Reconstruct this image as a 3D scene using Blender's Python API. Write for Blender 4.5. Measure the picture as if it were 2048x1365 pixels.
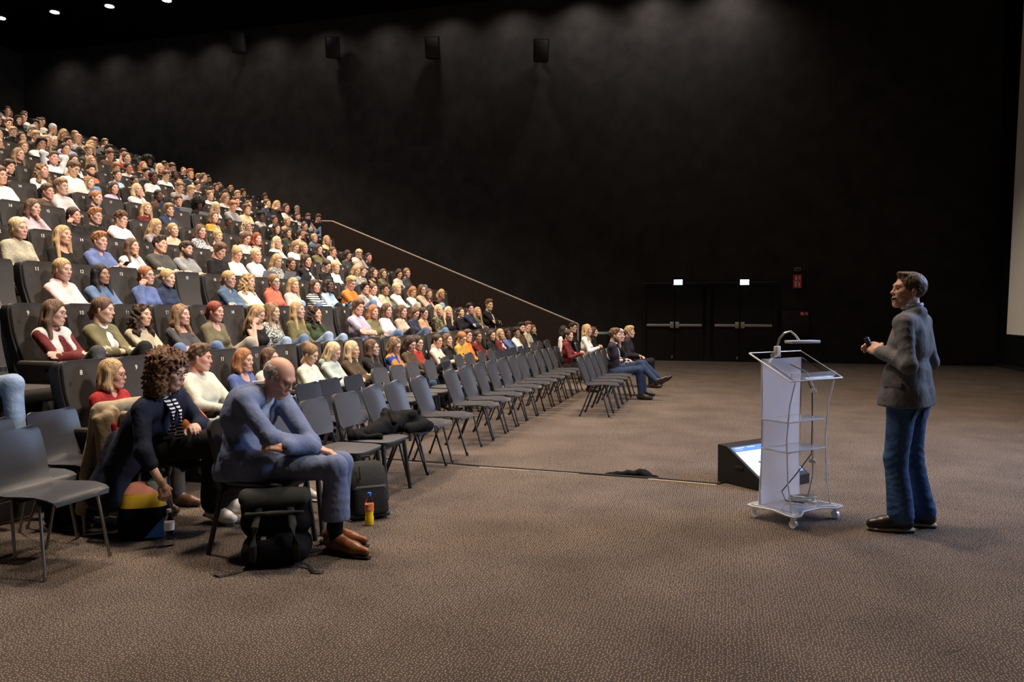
import bpy, bmesh, math, random
import numpy as np
from mathutils import Vector, Matrix, Euler

random.seed(7)
for o in list(bpy.data.objects):
    bpy.data.objects.remove(o)
SC = bpy.context.scene
COL = SC.collection
PI = math.pi
rad = math.radians

# ------------------------------------------------------------------ camera
FPX, YAW, PITCH, CAMH = 1529.0, rad(15.6), rad(2.27), 1.53
cam = bpy.data.cameras.new('camera')
cam.sensor_width = 36.0
cam.lens = FPX / 2048 * 36.0
cam.clip_end = 200
camo = bpy.data.objects.new('camera', cam)
camo.location = (0, 0, CAMH)
camo.rotation_euler = (PI / 2 - PITCH, 0, YAW)
COL.objects.link(camo)
SC.camera = camo

# ------------------------------------------------------------------ world, lights, exposure
w = bpy.data.worlds.new('world'); SC.world = w
w.use_nodes = True
w.node_tree.nodes['Background'].inputs[0].default_value = (1.0, 0.88, 0.78, 1)
w.node_tree.nodes['Background'].inputs[1].default_value = 0.02
SC.view_settings.view_transform = 'Standard'
SC.view_settings.look = 'None'
SC.view_settings.gamma = 1.0
SC.view_settings.use_curve_mapping = False
SC.view_settings.exposure = 0.0

def area(name, loc, target, size, power, color, size_y=None, spread=180):
    l = bpy.data.lights.new(name, 'AREA')
    l.shape = 'RECTANGLE' if size_y else 'DISK'
    l.size = size
    if size_y: l.size_y = size_y
    l.energy = power; l.color = color; l.spread = rad(spread)
    o = bpy.data.objects.new(name, l)
    o.location = loc
    o.rotation_euler = (Vector(target) - Vector(loc)).to_track_quat('-Z', 'Y').to_euler()
    COL.objects.link(o); return o

def spot(name, loc, target, power, color, angle=60, blend=.6, r=.05):
    l = bpy.data.lights.new(name, 'SPOT')
    l.energy = power; l.color = color; l.spot_size = rad(angle); l.spot_blend = blend; l.shadow_soft_size = r
    o = bpy.data.objects.new(name, l)
    o.location = loc
    o.rotation_euler = (Vector(target) - Vector(loc)).to_track_quat('-Z', 'Y').to_euler()
    COL.objects.link(o); return o

CEIL = 11.5
WARM = (1.0, 0.80, 0.63)
COOL = (0.50, 0.66, 1.0)
# house lights over the stand and the flat floor
LS = .32
for (x, y, p, tx) in ((-6.5, 6, 1150, .5), (-6.5, 13, 1250, .3), (-11, 8, 1350, 1.2), (-11, 16, 1450, 1.2), (-16.5, 12, 1500, 1.5), (-17, 19, 1450, 1.5),
                      (-1.5, 7.0, 860, 0), (-1.0, 13, 950, 0), (2.8, 10, 720, 0)):
    area('house_light', (x, y, CEIL - .25), (x + tx, y, 0), .9, p * LS, WARM, spread=100)
# front-of-house wash that falls on the faces from above the stage
for y, p in ((5, 700), (13, 900)):
    area('stage_wash_light', (4.5, y, 9.5), (-9, y + 1, 2.2), 1.2, p * .42, (1.0, .86, .72), spread=75)
# unseen cool area lamp, added for the bluish light from the screen side
area('cool_fill_light', (6.0, 8.5, 3.9), (-3.2, 7.5, .5), 2.6, 330, COOL, 1.6, spread=130)
# wall washers: one ceiling spot every 2.2 m along the far wall
for i in range(12):
    x = .0 - i * 2.2
    spot('wall_washer', (x, 22.9, CEIL - .05), (x, 23.55, CEIL - 3.0), (330, 300, 260, 170, 135)[i] if i < 5 else 115 - 6 * (i - 5), (1.0, .90, .84), 128, 1.0, .15)
# unseen warm spot added to brighten the lower part of the screen
spot('screen_fill_spot', (-22, 13, 9.5), (7.0, 20.0, .6), 11500, (1.0, .88, .74), 17, 1.0, .06)

# ------------------------------------------------------------------ materials
def mat(name, color=(.5, .5, .5), rough=.6, metal=0.0, emit=None, estr=0, trans=0, ior=1.45, alpha=1, spec=.5):
    m = bpy.data.materials.new(name); m.use_nodes = True
    b = m.node_tree.nodes['Principled BSDF']
    b.inputs['Base Color'].default_value = (*color, 1)
    b.inputs['Roughness'].default_value = rough
    b.inputs['Metallic'].default_value = metal
    b.inputs['Specular IOR Level'].default_value = spec
    b.inputs['IOR'].default_value = ior
    b.inputs['Transmission Weight'].default_value = trans
    if emit:
        b.inputs['Emission Color'].default_value = (*emit, 1)
        b.inputs['Emission Strength'].default_value = estr
    return m

def nodes(m):
    return m.node_tree.nodes, m.node_tree.links, m.node_tree.nodes['Principled BSDF']

def add_bump(m, scale, dist, strength=.5, stretch=(1, 1, 1), detail=3, coord='Object'):
    n, l, b = nodes(m)
    tc = n.new('ShaderNodeTexCoord'); mp = n.new('ShaderNodeMapping'); mp.inputs['Scale'].default_value = stretch
    tx = n.new('ShaderNodeTexNoise'); tx.inputs['Scale'].default_value = scale; tx.inputs['Detail'].default_value = detail
    bp = n.new('ShaderNodeBump'); bp.inputs['Distance'].default_value = dist; bp.inputs['Strength'].default_value = strength
    l.new(tc.outputs[coord], mp.inputs[0]); l.new(mp.outputs[0], tx.inputs['Vector'])
    l.new(tx.outputs['Fac'], bp.inputs['Height']); l.new(bp.outputs[0], b.inputs['Normal'])
    return tx

def add_var(m, scale, lo, hi, stretch=(1, 1, 1), src=None, detail=4):
    """multiply the base colour (or the object's own colour) by noise between lo and hi"""
    n, l, b = nodes(m)
    tc = n.new('ShaderNodeTexCoord'); mp = n.new('ShaderNodeMapping'); mp.inputs['Scale'].default_value = stretch
    tx = n.new('ShaderNodeTexNoise'); tx.inputs['Scale'].default_value = scale; tx.inputs['Detail'].default_value = detail
    mr = n.new('ShaderNodeMapRange'); mr.inputs['From Min'].default_value = .3; mr.inputs['From Max'].default_value = .7
    mr.inputs['To Min'].default_value = lo; mr.inputs['To Max'].default_value = hi
    mx = n.new('ShaderNodeMix'); mx.data_type = 'RGBA'; mx.blend_type = 'MULTIPLY'; mx.inputs['Factor'].default_value = 1
    l.new(tc.outputs['Object'], mp.inputs[0]); l.new(mp.outputs[0], tx.inputs['Vector'])
    l.new(tx.outputs['Fac'], mr.inputs['Value'])
    l.new(mr.outputs[0], mx.inputs[7])
    if src is None:
        mx.inputs[6].default_value = b.inputs['Base Color'].default_value
    else:
        l.new(src, mx.inputs[6])
    l.new(mx.outputs[2], b.inputs['Base Color'])
    return mx

def objcol(m):
    n, l, b = nodes(m)
    oi = n.new('ShaderNodeObjectInfo')
    l.new(oi.outputs['Color'], b.inputs['Base Color'])
    return oi.outputs['Color']

def tinted(name, tint, rough):
    m = mat(name, rough=rough); n, l, b = nodes(m)
    oi = n.new('ShaderNodeObjectInfo'); mx = n.new('ShaderNodeMix'); mx.data_type = 'RGBA'; mx.blend_type = 'MULTIPLY'; mx.inputs['Factor'].default_value = 1
    mx.inputs[7].default_value = (*tint, 1)
    l.new(oi.outputs['Color'], mx.inputs[6]); l.new(mx.outputs[2], b.inputs['Base Color'])
    return m

M = {}
M['skin'] = mat('skin', rough=.5, spec=.35); add_var(M['skin'], 14, .9, 1.08, src=objcol(M['skin']))
M['lips'] = tinted('lips', (.86, .46, .44), .4)
M['brow'] = tinted('brow', (.34, .25, .2), .8)
M['eyewhite'] = mat('eye_white', (.62, .58, .55), .3)
M['iris'] = mat('iris', (.035, .025, .02), .2)
M['nail'] = tinted('nail', (1.05, .9, .88), .3)
M['cloth'] = mat('cloth', rough=.85, spec=.2); add_var(M['cloth'], 9, .86, 1.08, src=objcol(M['cloth'])); add_bump(M['cloth'], 10, .03, .65, (1, 1, .6))
M['knit'] = mat('knit', rough=.95, spec=.1); add_var(M['knit'], 60, .72, 1.12, (1, 1, 1), src=objcol(M['knit'])); add_bump(M['knit'], 40, .012, .7)
M['denim'] = mat('denim', rough=.85, spec=.2); add_var(M['denim'], 5, .7, 1.35, (1, 1, .7), src=objcol(M['denim']), detail=6); add_bump(M['denim'], 13, .02, .55, (1, 1, 1.3))
M['leather'] = mat('leather', rough=.35, spec=.5); add_var(M['leather'], 9, .8, 1.15, src=objcol(M['leather']))
M['hair'] = mat('hair', rough=.55, spec=.35); add_var(M['hair'], 55, .5, 1.35, (1, 1, .13), src=objcol(M['hair'])); add_bump(M['hair'], 75, .012, .8, (1, 1, .1))
M['curlhair'] = mat('curly_hair', rough=.7, spec=.25); add_var(M['curlhair'], 60, .4, 1.4, src=objcol(M['curlhair'])); add_bump(M['curlhair'], 60, .015, .9)
def stripes(name, freq, c2, axis=2):
    m = mat(name, rough=.9, spec=.15); n, l, b = nodes(m)
    oi = n.new('ShaderNodeObjectInfo'); tc = n.new('ShaderNodeTexCoord'); sp = n.new('ShaderNodeSeparateXYZ')
    mm = n.new('ShaderNodeMath'); mm.operation = 'MULTIPLY'; mm.inputs[1].default_value = freq
    sn = n.new('ShaderNodeMath'); sn.operation = 'SINE'; gt = n.new('ShaderNodeMath'); gt.operation = 'GREATER_THAN'; gt.inputs[1].default_value = .1
    mx = n.new('ShaderNodeMix'); mx.data_type = 'RGBA'; mx.inputs[7].default_value = (*c2, 1)
    l.new(tc.outputs['Object'], sp.inputs[0]); l.new(sp.outputs[axis], mm.inputs[0]); l.new(mm.outputs[0], sn.inputs[0]); l.new(sn.outputs[0], gt.inputs[0])
    l.new(gt.outputs[0], mx.inputs['Factor']); l.new(oi.outputs['Color'], mx.inputs[6]); l.new(mx.outputs[2], b.inputs['Base Color'])
    return m
M['stripe'] = stripes('striped_cloth', 150, (.02, .02, .025))
def blotch(name, c2, scale, thr=.52):
    m = mat(name, rough=.9, spec=.15); n, l, b = nodes(m)
    oi = n.new('ShaderNodeObjectInfo'); tc = n.new('ShaderNodeTexCoord'); tx = n.new('ShaderNodeTexNoise'); tx.inputs['Scale'].default_value = scale
    gt = n.new('ShaderNodeMath'); gt.operation = 'GREATER_THAN'; gt.inputs[1].default_value = thr
    mx = n.new('ShaderNodeMix'); mx.data_type = 'RGBA'; mx.inputs[7].default_value = (*c2, 1)
    l.new(tc.outputs['Object'], tx.inputs['Vector']); l.new(tx.outputs['Fac'], gt.inputs[0])
    l.new(gt.outputs[0], mx.inputs['Factor']); l.new(oi.outputs['Color'], mx.inputs[6]); l.new(mx.outputs[2], b.inputs['Base Color'])
    return m
M['camo'] = blotch('camo_cloth', (.035, .03, .02), 18)
M['speckle'] = blotch('speckled_cloth', (.03, .03, .035), 60, .5)
M['bluepatch'] = blotch('blue_patch_knit', (.02, .06, .28), 7, .53)
M['seat'] = mat('seat_fabric', (.042, .038, .035), .85, spec=.25); add_var(M['seat'], 180, .8, 1.25); 
M['seatdark'] = mat('seat_plastic', (.010, .010, .010), .5)
M['white'] = mat('white_print', (.8, .8, .78), .6)
M['shell'] = mat('chair_polypropylene', (.038, .038, .043), .42, spec=.5); add_bump(M['shell'], 350, .001, .3)
M['ply'] = mat('chair_satin_shell', (.024, .026, .034), .38, spec=.5); add_bump(M['ply'], 250, .001, .3)
M['padchair'] = mat('chair_upholstery', (.048, .048, .053), .6)
M['chairleg'] = mat('chair_leg_black', (.012, .012, .013), .4)
M['chrome'] = mat('chair_leg_steel', (.32, .31, .31), .35, 1.0)
M['hook'] = mat('link_hook_steel', (.5, .48, .45), .35, 1.0)
M['black'] = mat('black_satin', (.009, .009, .010), .5)
M['blackcloth'] = mat('black_nylon', (.0055, .0055, .006), .8, spec=.12); add_bump(M['blackcloth'], 10, .02, .6)
M['greycloth'] = mat('charcoal_nylon', (.026, .027, .025), .85, spec=.15); add_bump(M['greycloth'], 12, .012, .5)
M['metal'] = mat('brushed_metal', (.55, .53, .5), .35, 1.0)
M['bar'] = mat('push_bar_metal', (.62, .58, .53), .45, .6)
M['acrylic'] = mat('clear_acrylic', (.97, .98, 1.0), .02, trans=1, ior=1.30)
M['hazy'] = mat('hazy_acrylic', (.97, .98, 1.0), .04, trans=1, ior=1.25)
n, l, b = nodes(M['hazy']); d_ = n.new('ShaderNodeBsdfDiffuse'); d_.inputs[0].default_value = (.92, .94, 1, 1); x_ = n.new('ShaderNodeMixShader'); x_.inputs[0].default_value = .20
l.new(b.outputs[0], x_.inputs[1]); l.new(d_.outputs[0], x_.inputs[2]); l.new(x_.outputs[0], n['Material Output'].inputs['Surface'])
M['edge'] = mat('lit_acrylic_edge', (.95, .96, 1.0), .15, trans=.12, ior=1.45)  # white colour imitates light gathered in clear acrylic edges; castors share it
M['cable_white'] = mat('white_cable', (.62, .58, .53), .5)
M['paper'] = mat('paper', (.78, .76, .72), .8)
M['laptop'] = mat('laptop_shell', (.30, .30, .33), .4, .6)
M['laptopdark'] = mat('laptop_dark_shell', (.035, .035, .04), .45, .2)
M['laptopnavy'] = mat('laptop_navy_shell', (.03, .04, .08), .5)
M['glass'] = mat('spectacle_lens', (.9, .9, .95), .05, trans=1, ior=1.02)
M['frost'] = mat('frosted_acrylic', (.86, .88, 1.0), .8, trans=.22, ior=1.35)
fr_ = M['frost']; n, l, b = nodes(fr_)
d_ = n.new('ShaderNodeBsdfDiffuse'); t_ = n.new('ShaderNodeBsdfTranslucent'); x_ = n.new('ShaderNodeMixShader'); y_ = n.new('ShaderNodeMixShader'); z_ = n.new('ShaderNodeBsdfTransparent')
d_.inputs[0].default_value = (.86, .89, 1, 1); t_.inputs[0].default_value = (.86, .89, 1, 1); x_.inputs[0].default_value = .38; y_.inputs[0].default_value = .12
l.new(d_.outputs[0], x_.inputs[1]); l.new(t_.outputs[0], x_.inputs[2]); l.new(x_.outputs[0], y_.inputs[1]); l.new(z_.outputs[0], y_.inputs[2]); l.new(y_.outputs[0], n['Material Output'].inputs['Surface'])
M['red'] = mat('sign_red', (.80, .035, .05), .5)
M['whitefabric'] = mat('label_white', (.9, .9, .9), .6)

# ------------------------------------------------------------------ object helpers
def tag(o, label=None, cat=None, group=None, kind=None):
    if label: o['label'] = label
    if cat: o['category'] = cat
    if group: o['group'] = group
    if kind: o['kind'] = kind
    return o

def obj(name, me, parent=None, loc=None, rot=None, color=None):
    o = bpy.data.objects.new(name, me)
    if parent is not None: o.parent = parent
    if loc is not None: o.location = loc
    if rot is not None: o.rotation_euler = rot
    if color is not None: o.color = (*color[:3], 1)
    COL.objects.link(o)
    return o

def empty(name, loc, rz=0.0):
    o = bpy.data.objects.new(name, None)
    o.location = loc; o.rotation_euler = (0, 0, rz); o.empty_display_size = .1
    COL.objects.link(o); return o

class MB:
    """collects shapes, builds ONE mesh"""
    def __init__(s): s.v = []; s.f = []; s.m = []; s.n = 0
    def add(s, v, f, mi=0):
        v = [tuple(p) for p in v]
        s.v += v; s.f += [tuple(i + s.n for i in q) for q in f]; s.m += [mi] * len(f); s.n += len(v); return s
    def box(s, c, d, mi=0, R=None, bev=0.0):
        if bev > 0:
            bm = bmesh.new(); bmesh.ops.create_cube(bm, size=1)
            for q in bm.verts: q.co = Vector((q.co.x * d[0], q.co.y * d[1], q.co.z * d[2]))
            bmesh.ops.bevel(bm, geom=bm.edges[:], offset=bev, segments=2, affect='EDGES', profile=.5)
            bm.verts.index_update()
            v = [q.co.copy() for q in bm.verts]; f = [[q.index for q in fa.verts] for fa in bm.faces]; bm.free()
        else:
            x, y, z = d[0] / 2, d[1] / 2, d[2] / 2
            v = [Vector(p) for p in ((-x, -y, -z), (x, -y, -z), (x, y, -z), (-x, y, -z), (-x, -y, z), (x, -y, z), (x, y, z), (-x, y, z))]
            f = [(0, 3, 2, 1), (4, 5, 6, 7), (0, 1, 5, 4), (1, 2, 6, 5), (2, 3, 7, 6), (3, 0, 4, 7)]
        if R is not None: v = [R @ p for p in v]
        return s.add([p + Vector(c) for p in v], f, mi)
    def tube(s, pts, r, mi=0, n=8, flat=1.0):
        pts = [Vector(p) for p in pts]; rs = r if isinstance(r, (list, tuple)) else [r] * len(pts)
        v = []; f = []; ref = None
        for i, p in enumerate(pts):
            t = (pts[min(i + 1, len(pts) - 1)] - pts[max(i - 1, 0)]).normalized()
            if ref is None: ref = Vector((0, 0, 1)) if abs(t.z) < .9 else Vector((1, 0, 0))
            a = t.cross(ref).normalized(); b = t.cross(a).normalized(); ref = -b if False else ref
            for k in range(n):
                an = 2 * PI * k / n
                v.append(p + a * math.cos(an) * rs[i] + b * math.sin(an) * rs[i] * flat)
        for i in range(len(pts) - 1):
            for k in range(n):
                k2 = (k + 1) % n
                f.append((i * n + k, i * n + k2, (i + 1) * n + k2, (i + 1) * n + k))
        f.append(tuple(reversed(range(n)))); f.append(tuple((len(pts) - 1) * n + k for k in range(n)))
        return s.add(v, f, mi)
    def loft(s, levels, n=16, p=3.0, mi=0):
        """levels: (cx,cy,cz,hx,hy) superellipse rings stacked in z, capped"""
        v = []; f = []
        for (cx, cy, cz, hx, hy) in levels:
            for k in range(n):
                a = 2 * PI * k / n; c, q = math.cos(a), math.sin(a)
                v.append((cx + hx * math.copysign(abs(c) ** (2 / p), c), cy + hy * math.copysign(abs(q) ** (2 / p), q), cz))
        L = len(levels)
        for i in range(L - 1):
            for k in range(n):
                k2 = (k + 1) % n
                f.append((i * n + k, i * n + k2, (i + 1) * n + k2, (i + 1) * n + k))
        f.append(tuple(reversed(range(n)))); f.append(tuple((L - 1) * n + k for k in range(n)))
        return s.add(v, f, mi)
    def prism(s, poly, h, axis='y', mi=0, c=0.0):
        """extrude a polygon of (a,b) pairs; axis y: (x,z), z: (x,y), x: (y,z)"""
        def P(a, b, t): return {'y': (a, t, b), 'z': (a, b, t), 'x': (t, a, b)}[axis]
        n = len(poly)
        v = [P(a, b, c - h / 2) for a, b in poly] + [P(a, b, c + h / 2) for a, b in poly]
        f = [tuple(range(n)), tuple(reversed(range(n, 2 * n)))] + [(i, n + i, n + (i + 1) % n, (i + 1) % n) for i in range(n)]
        return s.add(v, f, mi)
    def sheet(s, P, th, mi=0):
        """P[i][j] grid of points -> closed slab of thickness th along the grid's normals"""
        nu, nv = len(P), len(P[0]); G = [[Vector(q) for q in r] for r in P]
        top = []; bot = []
        for i in range(nu):
            for j in range(nv):
                a = G[min(i + 1, nu - 1)][j] - G[max(i - 1, 0)][j]; b = G[i][min(j + 1, nv - 1)] - G[i][max(j - 1, 0)]
                nn = a.cross(b)
                nn = nn.normalized() if nn.length > 1e-9 else Vector((0, 0, 1))
                top.append(G[i][j] + nn * th / 2); bot.append(G[i][j] - nn * th / 2)
        N = nu * nv; f = []
        I = lambda i, j: i * nv + j
        for i in range(nu - 1):
            for j in range(nv - 1):
                f.append((I(i, j), I(i + 1, j), I(i + 1, j + 1), I(i, j + 1)))
                f.append((N + I(i, j), N + I(i, j + 1), N + I(i + 1, j + 1), N + I(i + 1, j)))
        for i in range(nu - 1):
            f.append((I(i, 0), N + I(i, 0), N + I(i + 1, 0), I(i + 1, 0)))
            f.append((I(i, nv - 1), I(i + 1, nv - 1), N + I(i + 1, nv - 1), N + I(i, nv - 1)))
        for j in range(nv - 1):
            f.append((I(0, j), I(0, j + 1), N + I(0, j + 1), N + I(0, j)))
            f.append((I(nu - 1, j), N + I(nu - 1, j), N + I(nu - 1, j + 1), I(nu - 1, j + 1)))
        return s.add(top + bot, f, mi)
    def mesh(s, name, mats, smooth=True, fix=True):
        me = bpy.data.meshes.new(name)
        me.from_pydata([tuple(p) for p in s.v], [], s.f)
        for m in (mats if isinstance(mats, (list, tuple)) else [mats]): me.materials.append(m)
        me.polygons.foreach_set('material_index', s.m)
        if fix:
            bm = bmesh.new(); bm.from_mesh(me); bmesh.ops.recalc_face_normals(bm, faces=bm.faces[:]); bm.to_mesh(me); bm.free()
        me.polygons.foreach_set('use_smooth', [smooth] * len(me.polygons))
        if smooth:
            me.set_sharp_from_angle(angle=rad(40))
        me.update()
        return me
    def build(s, name, mats, parent=None, loc=None, rot=None, smooth=True, color=None):
        return obj(name, s.mesh(name, mats, smooth), parent, loc, rot, color)

# ------------------------------------------------------------------ implicit shapes -> one continuous surface (surface nets)
def V(*a): return np.array(a, dtype=np.float64)
def cap(a, b, ra, rb=None): return ('c', np.array(a, float), np.array(b, float), ra, ra if rb is None else rb)
def ell(c, r, R=None): return ('e', np.array(c, float), np.array(r, float), R)

def prim_bounds(p):
    if p[0] == 'c':
        r = max(p[3], p[4]); return np.minimum(p[1], p[2]) - r, np.maximum(p[1], p[2]) + r
    r = p[2].max() if p[3] is not None else p[2]
    return p[1] - r, p[1] + r

def prim_dist(p, X, Y, Z, delta):
    if p[0] == 'c':
        a, b, ra, rb = p[1], p[2], p[3], p[4]
        ba = b - a; L = max(float(ba @ ba), 1e-12)
        px, py, pz = X - a[0], Y - a[1], Z - a[2]
        t = np.clip((px * ba[0] + py * ba[1] + pz * ba[2]) / L, 0, 1)
        return np.sqrt((px - t * ba[0]) ** 2 + (py - t * ba[1]) ** 2 + (pz - t * ba[2]) ** 2) - (ra + t * (rb - ra)) - delta
    c, r, R = p[1], p[2] + delta, p[3]
    px, py, pz = X - c[0], Y - c[1], Z - c[2]
    if R is not None:
        px, py, pz = (R[0, 0] * px + R[1, 0] * py + R[2, 0] * pz, R[0, 1] * px + R[1, 1] * py + R[2, 1] * pz, R[0, 2] * px + R[1, 2] * py + R[2, 2] * pz)
    k0 = np.sqrt((px / r[0]) ** 2 + (py / r[1]) ** 2 + (pz / r[2]) ** 2)
    k1 = np.sqrt((px / r[0] ** 2) ** 2 + (py / r[1] ** 2) ** 2 + (pz / r[2] ** 2) ** 2) + 1e-9
    return k0 * (k0 - 1) / k1

def surf(prims, vox, delta=0.0, k=.03, cuts=(), disp=None):
    """smooth union of prims -> (verts Nx3, quads Mx4). cuts: ('sub', prim, k) or ('plane', point, normal)"""
    lo = np.min([prim_bounds(p)[0] for p in prims], 0) - delta - 2.5 * vox - .012
    hi = np.max([prim_bounds(p)[1] for p in prims], 0) + delta + 2.5 * vox + .012
    n = np.ceil((hi - lo) / vox).astype(int) + 1
    ax = [(lo[i] + np.arange(n[i]) * vox).astype(np.float32) for i in range(3)]
    F = np.full(tuple(n), .2, np.float32)
    for p in prims:
        kk = k
        a, b = prim_bounds(p); mg = delta + kk + 3 * vox
        i0 = np.clip(np.floor((a - mg - lo) / vox).astype(int), 0, n - 1); i1 = np.clip(np.ceil((b + mg - lo) / vox).astype(int) + 1, 1, n)
        s = tuple(slice(i0[i], i1[i]) for i in range(3))
        X = ax[0][s[0]][:, None, None]; Y = ax[1][s[1]][None, :, None]; Z = ax[2][s[2]][None, None, :]
        d = prim_dist(p, X, Y, Z, delta); A = F[s]
        h = np.maximum(kk - np.abs(A - d), 0) / kk
        F[s] = np.minimum(A, d) - h * h * kk * .25
    X = ax[0][:, None, None]; Y = ax[1][None, :, None]; Z = ax[2][None, None, :]
    if disp is not None: F = F + disp(X, Y, Z)
    for c in cuts:
        if c[0] == 'sub':
            d = -prim_dist(c[1], X, Y, Z, 0); kk = c[2]
        else:
            q, nn = c[1], c[2]; d = (X - q[0]) * nn[0] + (Y - q[1]) * nn[1] + (Z - q[2]) * nn[2]; kk = .004
        h = np.maximum(kk - np.abs(F - d), 0) / kk
        F = np.maximum(F, d) + h * h * kk * .25
    F[0] = F[-1] = .1; F[:, 0] = F[:, -1] = .1; F[:, :, 0] = F[:, :, -1] = .1
    S = F < 0
    nx, ny, nz = F.shape
    acc = np.zeros((nx - 1, ny - 1, nz - 1, 3), np.float32); cnt = np.zeros((nx - 1, ny - 1, nz - 1), np.float32)
    base = np.stack(np.meshgrid(ax[0], ax[1], ax[2], indexing='ij'), -1)
    quads_src = []
    for d in range(3):
        s0 = [slice(None)] * 3; s1 = [slice(None)] * 3; s0[d] = slice(0, -1); s1[d] = slice(1, None)
        a, b = F[tuple(s0)], F[tuple(s1)]
        ch = S[tuple(s0)] != S[tuple(s1)]
        idx = np.argwhere(ch)
        fa, fb = a[ch], b[ch]
        t = fa / (fa - fb)
        pos = base[tuple(s0)][ch].copy(); pos[:, d] += t * vox
        e, g = (d + 1) % 3, (d + 2) % 3
        quads_src.append((d, idx, S[tuple(s0)][ch]))
        for oe in (0, 1):
            for og in (0, 1):
                q = idx.copy(); q[:, e] -= oe; q[:, g] -= og
                ok = (q >= 0).all(1) & (q[:, 0] < nx - 1) & (q[:, 1] < ny - 1) & (q[:, 2] < nz - 1)
                q = q[ok]
                np.add.at(acc, (q[:, 0], q[:, 1], q[:, 2]), pos[ok]); np.add.at(cnt, (q[:, 0], q[:, 1], q[:, 2]), 1)
    has = cnt > 0
    ids = np.full(cnt.shape, -1, np.int64); ids[has] = np.arange(int(has.sum()))
    verts = acc[has] / cnt[has][:, None]
    out = []
    for d, idx, ins in quads_src:
        e, g = (d + 1) % 3, (d + 2) % 3
        c = []
        for oe, og in ((1, 1), (0, 1), (0, 0), (1, 0)):
            q = idx.copy(); q[:, e] -= oe; q[:, g] -= og
            c.append(ids[q[:, 0], q[:, 1], q[:, 2]])
        c = np.stack(c, 1)
        c[~ins] = c[~ins][:, ::-1]
        out.append(c)
    return verts, np.concatenate(out)

class NM:
    """concatenates numpy meshes"""
    def __init__(s): s.v = []; s.f = []; s.m = []; s.n = 0
    def add(s, v, f, mi=0, T=None):
        v = np.asarray(v, float)
        if T is not None:
            R, t = T
            v = v @ np.asarray(R).T + np.asarray(t)
            if np.linalg.det(np.asarray(R)) < 0: f = f[:, ::-1]
        s.v.append(v); s.f.append(f + s.n)
        s.m.append(np.full(len(f), mi) if np.isscalar(mi) else mi); s.n += len(v); return s
    def mesh(s, name, mats):
        v = np.concatenate(s.v); f = np.concatenate(s.f); mi = np.concatenate(s.m).astype(np.int32)
        me = bpy.data.meshes.new(name)
        me.vertices.add(len(v)); me.vertices.foreach_set('co', v.astype(np.float32).ravel())
        me.loops.add(len(f) * 4); me.loops.foreach_set('vertex_index', f.astype(np.int32).ravel())
        me.polygons.add(len(f)); me.polygons.foreach_set('loop_start', np.arange(0, len(f) * 4, 4, dtype=np.int32))
        for m in mats: me.materials.append(m)
        me.polygons.foreach_set('material_index', mi)
        me.polygons.foreach_set('use_smooth', np.ones(len(f), bool))
        me.update(calc_edges=True); me.validate()
        return me

def netmesh(name, m, prims, vox, **kw):
    v, f = surf(prims, vox, **kw)
    return NM().add(v, f).mesh(name, [m] if not isinstance(m, list) else m)
# ------------------------------------------------------------------ the hall
SY, CY = math.sin(YAW), math.cos(YAW)
def proj(p):
    x, y, z = p
    xc, zc = x * CY + y * SY, -x * SY + y * CY
    zz = zc * math.cos(PITCH) - (z - CAMH) * math.sin(PITCH); yy = (z - CAMH) * math.cos(PITCH) + zc * math.sin(PITCH)
    return 1024 + FPX * xc / max(zz, 1e-3), 682.5 - FPX * yy / max(zz, 1e-3), zz

carpet = mat('carpet', rough=.97, spec=.08)
n, l, b = nodes(carpet)
tc = n.new('ShaderNodeTexCoord')
vo = n.new('ShaderNodeTexVoronoi'); vo.voronoi_dimensions = '2D'; vo.inputs['Scale'].default_value = 60; vo.inputs['Randomness'].default_value = .62
wv = n.new('ShaderNodeTexNoise'); wv.inputs['Scale'].default_value = 1.6; wv.inputs['Detail'].default_value = 5
n1 = n.new('ShaderNodeTexNoise'); n1.inputs['Scale'].default_value = 240; n1.inputs['Detail'].default_value = 2
r1 = n.new('ShaderNodeMapRange'); r1.inputs['From Min'].default_value = .125; r1.inputs['From Max'].default_value = .205; r1.inputs['To Min'].default_value = 1; r1.inputs['To Max'].default_value = 0
sepc = n.new('ShaderNodeSeparateColor'); gt = n.new('ShaderNodeMath'); gt.operation = 'GREATER_THAN'; gt.inputs[1].default_value = .06
mu = n.new('ShaderNodeMath'); mu.operation = 'MULTIPLY'
r2 = n.new('ShaderNodeMapRange'); r2.inputs['From Min'].default_value = .3; r2.inputs['From Max'].default_value = .7; r2.inputs['To Min'].default_value = .78; r2.inputs['To Max'].default_value = 1.15
r3 = n.new('ShaderNodeMapRange'); r3.inputs['From Min'].default_value = .3; r3.inputs['From Max'].default_value = .7; r3.inputs['To Min'].default_value = .82; r3.inputs['To Max'].default_value = 1.18
cm = n.new('ShaderNodeMix'); cm.data_type = 'RGBA'; cm.inputs[6].default_value = (.069, .054, .046, 1); cm.inputs[7].default_value = (.40, .33, .25, 1)
m1 = n.new('ShaderNodeMix'); m1.data_type = 'RGBA'; m1.blend_type = 'MULTIPLY'; m1.inputs['Factor'].default_value = 1
m2 = n.new('ShaderNodeMix'); m2.data_type = 'RGBA'; m2.blend_type = 'MULTIPLY'; m2.inputs['Factor'].default_value = 1
for a in (vo, wv, n1): l.new(tc.outputs['Object'], a.inputs['Vector'])
l.new(vo.outputs['Distance'], r1.inputs['Value']); l.new(vo.outputs['Color'], sepc.inputs[0]); l.new(sepc.outputs[0], gt.inputs[0])
l.new(r1.outputs[0], mu.inputs[0]); l.new(gt.outputs[0], mu.inputs[1]); l.new(mu.outputs[0], cm.inputs['Factor'])
l.new(wv.outputs['Fac'], r2.inputs['Value']); l.new(n1.outputs['Fac'], r3.inputs['Value'])
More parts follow.
